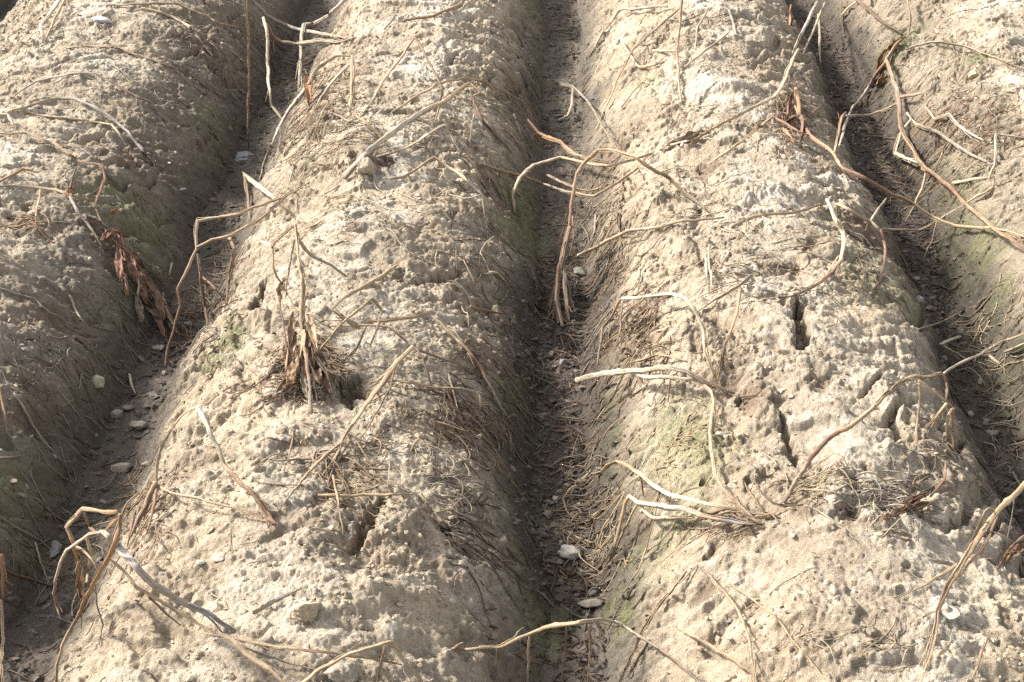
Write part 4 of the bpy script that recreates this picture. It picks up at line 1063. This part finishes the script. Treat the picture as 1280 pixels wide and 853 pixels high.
stem('pale hair root hanging from the long tan stem', [(1157, 216, .05), (1151, 240, .04), (1142, 258, .04), (1132, 276, .01)], 3.5, 'straw', span=True)
stem('pale thread hanging over the mossy foot of the last ridge', [(1171, 278, .05), (1166, 300, .02), (1155, 322)], 3, 'straw', span=True)
stem('white bent twig on the gravelly floor of the last furrow', [(1200, 421, .01), (1188, 425, .02), (1176, 431, .025), (1190, 440, .02), (1209, 450, .01)], 6, 'grey>pale>white', curl=.15)
stem('dark straight twig lying across the gravelly floor', [(1148, 412), (1165, 407, .006), (1190, 396, .008), (1204, 388)], 3.5, 'dull')
stem('pale fat splinter against the mossy foot of the last ridge', [(1236, 444), (1243, 450), (1250, 455)], 7, 'pale')
stem('straw bits poking out of the edge of the last ridge', [(1256, 440, .012), (1268, 436, .015), (1284, 428, .02)], 7, 'pale>straw')
stem('upper furrow stalks leaning together above the reddish tuft', [(1022, 2, .12), (1010, 26, .08), (1000, 46, .05), (991, 66, .03)], 5.5, 'dull>grey>straw', [('side_shoot', [(1031, 4, .10), (1017, 38, .05), (1004, 68, .012)], 4.5, 'pale>dull', SP), ('side_shoot', [(1023, 18, .09), (1025, 50, .04), (1026, 86)], 4.5, 'dull>pale', SP)], span=True)
stem('bright orange short stalk standing in the upper last furrow', [(989, 6, .04), (988, 20, .02), (987, 33)], 4, 'orange')
stem('thin dark twig hanging at the head of the last ridge face', [(1053, -4, .03), (1050, 20, .015), (1055, 42)], 3.5, 'brown', [('side_shoot', [(1072, 2, .012), (1060, 10, .012), (1050, 21, .015)], 4, 'straw')])
stem('reddish twig with a pink shrivelled leaf at the frame edge', [(1284, 668, .03), (1272, 677, .025), (1260, 689, .015), (1247, 711)], 5.5, 'tan>red', leaves=[((1264, 690, .015), (1284, 684, .03), 13, 'red'), ((1252, 704, .006), (1262, 692, .015), 9, 'orange')])
stem('grey thread hanging beside the sturdy tan stalk in the last furrow', [(1268, 622, .10), (1264, 650, .05), (1259, 674, .02)], 3, 'grey', span=True)

# ------------------------------------------------------------------ stones, puddles, litter, fibres
def ico():
    p = (1 + 5 ** 0.5) / 2
    v = np.array([(-1, p, 0), (1, p, 0), (-1, -p, 0), (1, -p, 0), (0, -1, p), (0, 1, p), (0, -1, -p), (0, 1, -p), (p, 0, -1), (p, 0, 1), (-p, 0, -1), (-p, 0, 1)], float)
    v /= np.linalg.norm(v[0])
    f = np.array([(0, 11, 5), (0, 5, 1), (0, 1, 7), (0, 7, 10), (0, 10, 11), (1, 5, 9), (5, 11, 4), (11, 10, 2), (10, 7, 6), (7, 1, 8), (3, 9, 4), (3, 4, 2), (3, 2, 6), (3, 6, 8), (3, 8, 9), (4, 9, 5), (2, 4, 11), (6, 2, 10), (8, 6, 7), (9, 8, 1)])
    return v, f


def subdivide(v, f):
    mid, out = {}, []
    v = list(map(tuple, v))

    def m(a, b):
        k = (min(a, b), max(a, b))
        if k not in mid:
            q = (np.array(v[a]) + np.array(v[b])) / 2
            v.append(tuple(q / np.linalg.norm(q)))
            mid[k] = len(v) - 1
        return mid[k]
    for a, b, c in f:
        ab, bc, ca = m(a, b), m(b, c), m(c, a)
        out += [(a, ab, ca), (b, bc, ab), (c, ca, bc), (ab, bc, ca)]
    return np.array(v), np.array(out)


ICO_V, ICO_F = ico()
ICO2_V, ICO2_F = subdivide(ICO_V, ICO_F)
ICO3_V, ICO3_F = subdivide(ICO2_V, ICO2_F)
ICO4_V, ICO4_F = subdivide(ICO3_V, ICO3_F)


def chip_material(name, grain=160.0, rough=0.85):
    N = Nodes(name)
    pos = N.new('ShaderNodeTexCoord').outputs['Object']
    tint = N.attr('tint').outputs['Color']
    v = N.noise(pos, grain, 5.0, 0.65)
    c = N.mix(N.remap(v, 0.48, 0.70, 0.0, 0.7), tint, N.mix(1.0, tint, (0.5, 0.44, 0.38), 'MULTIPLY'))
    c = N.mix(N.remap(v, 0.42, 0.28, 0.0, 0.5), c, N.mix(0.4, tint, (0.6, 0.55, 0.46)))
    N.link(c, N.bsdf.inputs['Base Color'])
    N.bsdf.inputs['Roughness'].default_value = rough
    N.link(N.bump(N.noise(pos, grain * 2, 4.0, 0.6), 0.6, 0.0015), N.bsdf.inputs['Normal'])
    return N.m


CHIP_MAT = chip_material('weathered_stone_and_clod')


def raw_mesh(name, V, Fc, C, mat, smooth=False):
    m = bpy.data.meshes.new(name)
    m.vertices.add(len(V))
    m.vertices.foreach_set('co', V.astype(np.float32).ravel())
    m.loops.add(Fc.size)
    m.loops.foreach_set('vertex_index', Fc.astype(np.int32).ravel())
    m.polygons.add(len(Fc))
    m.polygons.foreach_set('loop_start', np.arange(0, Fc.size, 3, dtype=np.int32))
    m.polygons.foreach_set('use_smooth', np.full(len(Fc), smooth))
    m.update(calc_edges=True)
    ca = m.attributes.new('tint', 'FLOAT_COLOR', 'POINT')
    ca.data.foreach_set('color', np.concatenate([C, np.ones((len(C), 1))], 1).astype(np.float32).ravel())
    m.materials.append(mat)
    o = bpy.data.objects.new(name, m)
    COL.objects.link(o)
    return o


def stone(label, px, py, w, tint, flat=0.6, long=1.0, rz=0.0, name='stone', cat='stone', group='small stones in the furrows and on the crust', sink=0.25, rough=0):
    t = hit(np.array([float(px)]), np.array([float(py)]))[0]
    p = at(float(px), float(py), t)
    r = 0.5 * w * t / F_PX
    ph = random.uniform(0, 90)
    v = (ICO4_V if rough else ICO3_V).copy()
    rr = 1 + 0.28 * vnoise(v[:, 0] * 1.3 + ph, v[:, 1] * 1.3 + v[:, 2] * 1.7, 21) + 0.14 * vnoise(v[:, 0] * 3.2 + ph, v[:, 1] * 3.1 - v[:, 2] * 2.6, 22)
    v = v * rr[:, None]
    for _ in range(5):                             # a few broken faces
        n = np.array([random.gauss(0, 1) for _ in range(3)])
        n /= np.linalg.norm(n)
        d = v @ n
        cut = random.uniform(0.55, 0.8)
        v -= np.clip(d - cut, 0, None)[:, None] * n
    if rough:                                      # crumbly: knobs stuck together
        a_, b_ = v[:, 0] * 2.6 + v[:, 2] * 1.9 + ph, v[:, 1] * 2.6 - v[:, 2] * 2.1
        f1_, _f, cv_ = worley(a_, b_, 25)
        v *= (1 + 0.26 * (0.5 - f1_) + 0.16 * (cv_ - 0.5) + 0.16 * vnoise(a_ * 2.7, b_ * 2.7, 26) + 0.10 * vnoise(a_ * 6, b_ * 6, 27))[:, None]
    v *= np.array([r * long, r, r * flat])
    v[:, 2] += 0.0006 * vnoise(v[:, 0] * 500 + ph, v[:, 1] * 500, 23)
    c = np.array(tint)[None] * (1 + 0.18 * vnoise(v[:, 0] * 120 + ph, v[:, 1] * 120, 24))[:, None]
    o = raw_mesh(name, v, ICO4_F if rough else ICO3_F, c, CHIP_MAT, True)
    o.location = (p[0], p[1], float(ground_z(p[0], p[1])) + r * flat * (1 - 2 * sink))
    o.rotation_euler = (random.uniform(-.25, .25), random.uniform(-.25, .25), rz)
    return tag(o, label, cat, group)


PALE, CREAM, GREYS, TAUPE = (0.26, 0.235, 0.20), (0.32, 0.29, 0.21), (0.16, 0.143, 0.12), (0.145, 0.122, 0.098)
stone('largest pale knobbly stone lying in the dark litter of the middle furrow', 714, 694, 27, (0.27, 0.245, 0.21), .6, 1.25, .2)
stone('round whitish pebble in the dark litter of the middle furrow', 695, 627, 11, PALE, .8)
stone('brownish pebble below the round whitish pebble in the middle furrow', 684, 646, 13, TAUPE, .7)
stone('greenish grey stone near the shaggy base of the big brown arch', 727, 345, 19, (0.17, 0.165, 0.12), .7, 1.3)
stone('half buried dull pebble in the middle furrow under the big brown arch', 737, 372, 13, TAUPE, .7)
stone('dark grey pebble in the middle furrow just above the black litter', 704, 457, 13, GREYS, .8)
stone('flat brown clod fragment by the largest pale knobbly stone', 742, 694, 16, (0.22, 0.18, 0.15), .5, 1.3)
stone('dull stone half under the tan arch at the end of the middle furrow', 738, 757, 24, (0.18, 0.16, 0.12), .5, 1.4)
stone('cream coloured stone stuck in the foot of the first ridge', 122, 482, 21, CREAM, .8, 1.1, .4)
stone('brownish clod below the cream coloured stone', 146, 522, 19, (0.22, 0.18, 0.135), .7, 1.0)
stone('flat taupe stone on the floor of the first furrow', 174, 534, 19, (0.20, 0.17, 0.13), .5, 1.3)
stone('grey pebble next to the flat taupe stone', 160, 512, 13, GREYS, .6, 1.3)
stone('layered dark stone alone on the floor of the first furrow', 152, 587, 22, (0.24, 0.20, 0.15), .6, 1.2)
stone('long grey sliver of stone at the foot of the second ridge', 183, 581, 13, GREYS, .5, 2.0, 1.1)
stone('tiny white pebble under the tip of the crooked red stem', 206, 468, 7, PALE, .8)
stone('oblong pale pebble beside the tip of the crooked red stem', 198, 437, 12, (0.26, 0.23, 0.18), .6, 1.6, -.6)
stone('rounded dull pebble under the dark rotting stalk', 236, 408, 12, TAUPE, .8)
stone('largest grey pebble in the gravelly last furrow', 1239, 544, 15, GREYS, .7, 1.2)
stone('rounded pebble just above the largest grey pebble', 1232, 530, 12, GREYS, .7)
stone('pinkish pale pebble in the gravel under the bunch of hanging shoots', 1212, 519, 10, (0.24, 0.2, 0.17), .7)
stone('light stone among dark gravel beside the last ridge', 1149, 378, 14, (0.22, 0.205, 0.18), .8)
stone('small light pebble near the mossy foot of the last ridge', 1146, 350, 8, PALE, .7)
stone('small taupe pebble below the light stone in the gravel', 1162, 388, 10, TAUPE, .6)
stone('dull pebble in the gravel near the white bent twig', 1178, 449, 11, TAUPE, .6)
stone('white chalky flake by the sturdy tan stalk', 1188, 768, 27, (0.32, 0.29, 0.24), .10, 1.0, .4, 'chalk_flake', 'flake', 'pale flakes on the crust')
stone('bright white crumb near the chain of cracks in the third ridge', 989, 497, 9, (0.31, 0.28, 0.225), .5, 1.0, 0, 'chalk_flake', 'flake', 'pale flakes on the crust')
stone('larger white scrap on the sunny face of the second ridge', 274, 697, 17, (0.31, 0.28, 0.225), .35, 1.2, .8, 'chalk_flake', 'flake', 'pale flakes on the crust')
stone('smaller white scrap just beside the larger white scrap', 251, 704, 13, (0.31, 0.28, 0.225), .3, 1.1, .2, 'chalk_flake', 'flake', 'pale flakes on the crust')
stone('upper white crumb by the curved straw coloured stem', 911, 777, 11, (0.31, 0.28, 0.225), .4, 1.2, .3, 'chalk_flake', 'flake', 'pale flakes on the crust')
stone('lower white crumb by the curved straw coloured stem', 912, 798, 11, (0.31, 0.28, 0.225), .3, 1.3, 1.2, 'chalk_flake', 'flake', 'pale flakes on the crust')
stone('pale flake on the shaded flank near the first furrow puddle', 226, 239, 11, (0.33, 0.31, 0.265), .3, 1.4, .2, 'chalk_flake', 'flake', 'pale flakes on the crust')
stone('bluish white flake at the top of the first ridge', 128, 26, 17, (0.34, 0.34, 0.33), .3, 1.3, .2, 'chalk_flake', 'flake', 'pale flakes on the crust')
stone('pinkish pointed clod on the shoulder of the third ridge', 1173, 652, 15, (0.42, 0.345, 0.275), 1.0, 1.0, 0, 'soil_clod', 'clod', 'loose clods on the ridges', rough=1)
stone('crumbly round clod on the second ridge near the frame bottom', 381, 766, 34, (0.33, 0.265, 0.18), .75, 1.0, 0, 'soil_clod', 'clod', 'loose clods on the ridges', .45, rough=1)
stone('knobbly clod standing below the thick grey woody stem', 456, 214, 22, (0.33, 0.275, 0.2), 1.0, 1.0, 0, 'soil_clod', 'clod', 'loose clods on the ridges', .35, rough=1)
stone('dark small clod beside the knobbly clod on the second ridge', 437, 210, 17, (0.33, 0.27, 0.19), .9, 1.0, 0, 'soil_clod', 'clod', 'loose clods on the ridges', .35, rough=1)
stone('round clod below the bowed pale grey twig on the last ridge', 1222, 96, 24, (0.36, 0.29, 0.19), .9, 1.0, 0, 'soil_clod', 'clod', 'loose clods on the ridges', .4, rough=1)
stone('grey broken clod at the frame bottom inside the folded stalk', 432, 842, 36, (0.25, 0.215, 0.165), .6, 1.1, 0, 'soil_clod', 'clod', 'loose clods on the ridges', .4, rough=1)


def puddle(label, px, py, w, deep):
    t = hit(np.array([float(px)]), np.array([float(py)]))[0]
    p = at(float(px), float(py), t)
    r = 0.5 * w * t / F_PX
    n = 40
    a = np.arange(n) / n * 2 * math.pi
    rr = r * (1 + 0.25 * vnoise(np.cos(a) * 1.3 + px, np.sin(a) * 1.3, 31))
    v = [(0, 0, 0)] + [(rr[i] * math.cos(a[i]), 1.2 * rr[i] * math.sin(a[i]), 0) for i in range(n)]
    m = bpy.data.meshes.new('puddle')
    m.from_pydata(v, [], [(0, 1 + i, 1 + (i + 1) % n) for i in range(n)])
    N = Nodes('muddy_water')
    N.bsdf.inputs['Base Color'].default_value = (0.09, 0.08, 0.07, 1)
    N.bsdf.inputs['Roughness'].default_value = 0.25
    pos = N.new('ShaderNodeTexCoord').outputs['Object']
    N.link(N.bump(N.noise(pos, 90.0), 0.5, 0.004), N.bsdf.inputs['Normal'])
    m.materials.append(N.m)
    o = bpy.data.objects.new('puddle_water', m)
    COL.objects.link(o)
    o.location = (p[0], p[1], float(ground_z(p[0], p[1])) + deep)
    tag(o, label, None, None, 'structure')


puddle('bluish puddle glinting in the first furrow', 302, 198, 34, .001)
puddle('dull puddle glint in the near part of the first furrow', 62, 688, 30, .001)
puddle('small bluish puddle at the far end of the middle furrow', 744, 122, 16, .001)


# ---- crumbs and furrow litter, far too many to count
def scatter(name, n, size, tints, dens, mat, label, flat=(0.35, 0.9), lift=0.3, tries=6, long=(0.8, 1.7), box=(-1.75, 1.7, 1.25, 4.9)):
    x = RNG.uniform(box[0], box[1], n * tries)
    y = box[2] + (box[3] - box[2]) * RNG.random(n * tries) ** 1.35      # denser where one looks closest
    keep = RNG.random(n * tries) < dens(x, y)
    x, y = x[keep][:n], y[keep][:n]
    n = len(x)
    z = ground_z(x, y)
    s = size[0] + (size[1] - size[0]) * RNG.random(n) ** 3
    k = len(ICO_V)
    v = ICO_V[None] * (1 + 0.35 * RNG.standard_normal((n, k, 1))).clip(0.5, 1.6)
    sc = np.stack([s * RNG.uniform(long[0], long[1], n), s, s * RNG.uniform(flat[0], flat[1], n)], -1)
    v = v * sc[:, None]
    a, b = RNG.uniform(0, 6.28, n), RNG.normal(0, 0.22, n)
    cb, sb = np.cos(b)[:, None], np.sin(b)[:, None]
    v = np.stack([v[..., 0] * cb - v[..., 2] * sb, v[..., 1], v[..., 0] * sb + v[..., 2] * cb], -1)
    ca, sa = np.cos(a)[:, None], np.sin(a)[:, None]
    v = np.stack([v[..., 0] * ca - v[..., 1] * sa, v[..., 0] * sa + v[..., 1] * ca, v[..., 2]], -1)
    v += np.stack([x, y, z + s * lift], -1)[:, None]
    f = ICO_F[None] + (np.arange(n) * k)[:, None, None]
    T_ = np.array(tints)
    c = T_[RNG.integers(0, len(T_), n)] * RNG.uniform(0.75, 1.2, (n, 1))
    o = raw_mesh(name, v.reshape(-1, 3), f.reshape(-1, 3), np.repeat(c, k, 0), mat)
    return tag(o, label, None, None, 'stuff')


def q_of(x, y):
    return base_height(x, y)[1]


scatter('furrow_litter', 16000, (0.0014, 0.0060), [(0.066, 0.048, 0.036), (0.085, 0.063, 0.046), (0.043, 0.033, 0.026), (0.10, 0.077, 0.057), (0.055, 0.042, 0.032), (0.075, 0.054, 0.04), (0.12, 0.10, 0.076)],
        lambda x, y: np.clip(1.1 - q_of(x, y) * 6, 0, 1) * sstep(-0.5, 0.1, vnoise(x * 3, y * 2.5, 131)) * np.where(np.abs(x) < 0.3, np.where((y > 1.75) & (y < 2.75), 1.0, 0.45), np.where(x > 0.3, 1.0, 0.3)), chip_material('furrow_litter', 200.0),
        'dark crumbs, bark bits and rotted leaf shreds covering the furrow floors', flat=(0.12, 0.55), lift=0.25, long=(0.9, 2.6), tries=70)
scatter('soil_crumbs', 24000, (0.0010, 0.0048), [(0.34, 0.275, 0.185), (0.37, 0.31, 0.225), (0.29, 0.23, 0.155), (0.245, 0.19, 0.13)],
        lambda x, y: sstep(0.10, 0.30, q_of(x, y)) * (0.15 + 0.85 * sstep(0.0, 0.5, vnoise(x * 6, y * 6, 132) + 0.4 * vnoise(x * 17, y * 17, 133))), chip_material('loose_soil_crumb', 240.0),
        'loose dry crumbs of soil strewn over the ridges', flat=(.6, 1.0), lift=0.15)

# ---- thread-like roots and straw bits
FT = Tubes()


def fibre(x, y, heading, length, rad, tint, arch=0.0, wander=0.42):
    n = max(5, int(length / 0.007))
    st = length / n
    X, Y = [x], [y]
    dh = random.gauss(0, wander * 0.3)
    for i in range(n):
        dh = 0.8 * dh + random.gauss(0, wander * 0.22)
        heading += dh
        X.append(X[-1] + math.cos(heading) * st)
        Y.append(Y[-1] + math.sin(heading) * st)
    X, Y = np.array(X), np.array(Y)
    zz = ground_z(X, Y)
    zz = np.convolve(np.pad(zz, 2, mode='edge'), np.ones(5) / 5, 'valid') * 0.7 + 0.3 * zz
    u = np.linspace(0, 1, n + 1)
    zz = zz + rad * 0.8 + arch * np.sin(math.pi * u) ** 0.8 + 0.0011
    FT.add(np.stack([X, Y, zz], -1), rad, np.repeat(np.array(tint)[None], n + 1, 0), sides=4, flat=0.8, node_every=0, lumpy=0.1, ribs=False)


# picture place, spread, how many, tints, heading (degrees from +x; None: down the slope)
FIBRES = [
    (50, 40, 90, 45, 70, 'pale dull grey', -70), (100, 110, 90, 50, 22, 'pale dull', -60), (20, 282, 25, 8, 26, 'red tan', 10), (400, 120, 40, 80, 150, 'straw dull tan brown', None),
    (470, 165, 50, 30, 50, 'straw dull', None), (580, 150, 60, 80, 60, 'dull brown pale', None), (600, 300, 45, 130, 90, 'dull dark brown', None), (625, 480, 45, 80, 60, 'dark brown dull', None),
    (575, 520, 35, 45, 45, 'brown tan dark', None), (510, 500, 50, 60, 35, 'straw dull brown', None), (805, 420, 30, 70, 130, 'brown tan dark', None), (770, 310, 25, 80, 80, 'brown dull', None), (765, 230, 40, 70, 60, 'dull straw', None),
    (900, 240, 90, 90, 50, 'straw pale dull', None), (945, 345, 70, 50, 55, 'straw brown dull', None), (880, 40, 90, 50, 40, 'dull straw', None), (1235, 165, 55, 55, 130, 'red brown dull', None),
    (1170, 80, 90, 70, 60, 'straw dull', None), (1150, 200, 60, 60, 55, 'dull straw', None), (60, 430, 80, 60, 25, 'grey dull', None), (50, 540, 50, 70, 25, 'grey dull', None), (70, 680, 60, 60, 35, 'dull grey brown', None),
    (275, 370, 30, 60, 80, 'dark brown dull', None), (230, 410, 40, 40, 50, 'red dull brown', None), (700, 360, 22, 60, 80, 'dark brown dull', None), (1000, 110, 35, 90, 100, 'dull brown tan', None),
    (985, 140, 14, 40, 50, 'red tan', -90), (1090, 300, 45, 60, 60, 'dull brown', None), (420, 590, 45, 40, 60, 'straw tan brown', None), (190, 620, 35, 45, 60, 'tan brown', None), (1110, 620, 60, 30, 70, 'pale white grey', 10),
    (930, 650, 40, 20, 25, 'straw brown', 160), (570, 660, 28, 45, 50, 'dark dull', None), (460, 265, 60, 35, 45, 'pale straw', None), (560, 360, 60, 40, 30, 'pale dull', None), (380, 470, 40, 30, 40, 'tan brown', None),
    (1010, 610, 60, 20, 30, 'pale straw', 10), (760, 660, 35, 50, 60, 'dull straw', None), (1245, 420, 40, 60, 40, 'dull straw', None), (1255, 600, 30, 90, 50, 'dull grey', None), (1170, 560, 30, 60, 20, 'tan dull', None),
    (545, 600, 30, 20, 24, 'pale dull', 30), (160, 300, 60, 60, 20, 'dull brown dark', None), (190, 90, 70, 60, 20, 'dull brown', None), (270, 60, 50, 60, 70, 'dark dull grey', None), (650, 90, 50, 70, 60, 'dark dull', None),
    (715, 600, 28, 130, 90, 'dark brown dull', None), (850, 560, 60, 60, 30, 'straw', None), (120, 430, 60, 60, 15, 'dull dark', None), (378, 440, 22, 40, 90, 'brown tan straw', -80), (560, 515, 26, 34, 30, 'brown dark tan', -70), (400, 150, 30, 50, 60, 'straw dull brown', None), (985, 150, 16, 30, 60, 'red tan brown', -80), (1060, 810, 70, 20, 18, 'pale straw', 10),
]
for fx_, fy_, sx, sy, cnt, tn, hd in FIBRES:
    cnt = int(cnt * 1.5)
    qx = np.clip(RNG.normal(fx_, sx * 0.6, cnt), -30, 1310)
    qy = np.clip(RNG.normal(fy_, sy * 0.6, cnt), -20, 870)
    tt = hit(qx, qy)
    P_ = at(qx, qy, tt)
    tn = tn.split()
    for i in range(len(qx)):
        x, y = P_[i, 0], P_[i, 1]
        if hd is None:
            gxs = float(base_height(np.array([x + .02]), np.array([y]))[0][0] - base_height(np.array([x - .02]), np.array([y]))[0][0])
            h0 = (math.pi if gxs > 0 else 0.0) + (0.6 if gxs > 0 else -0.6) + random.gauss(0, 1.0)
        else:
            h0 = math.radians(hd) + random.gauss(0, 0.5)
        fibre(x, y, h0, random.uniform(0.02, 0.10), random.uniform(0.0005, 0.0016), np.array(TINT[random.choice(tn)]) * random.uniform(0.75, 1.1), arch=max(0, random.gauss(0.001, 0.006)))
for i in range(650):
    x, y = random.uniform(-1.7, 1.65), 1.3 + 3.4 * random.random() ** 1.3
    fibre(x, y, random.uniform(0, 6.28), random.uniform(0.015, 0.07), random.uniform(0.0004, 0.0010), np.array(TINT[random.choice(['pale', 'straw', 'dull', 'tan', 'grey', 'brown'])]) * random.uniform(0.8, 1.05), arch=max(0, random.gauss(0.001, 0.003)))
n_ = 0
while n_ < 1900:                                   # rotted shreds of stem and leaf in the furrows
    k_ = random.choice((-1, 0, 0, 1, 1))
    x, y = k_ * 0.75 + random.gauss(0, 0.045) - (0.03 if k_ < 0 else 0), 1.45 + 3.2 * random.random() ** 1.3
    if k_ == 0 and y > 2.9 and random.random() < 0.6 or k_ < 0 and random.random() < 0.6:
        continue
    n_ += 1
    fibre(x, y, random.uniform(0, 6.28), random.uniform(0.010, 0.036), random.uniform(0.0007, 0.0021), np.array(TINT[random.choice(['dark', 'dark', 'dark', 'brown', 'dull'])]) * random.uniform(0.4, 0.85), arch=max(0, random.gauss(0.001, 0.003)), wander=0.8)
tag(FT.build('root_fibres'), 'hair thin dry roots and straw threads matted over the soil', None, None, 'stuff')
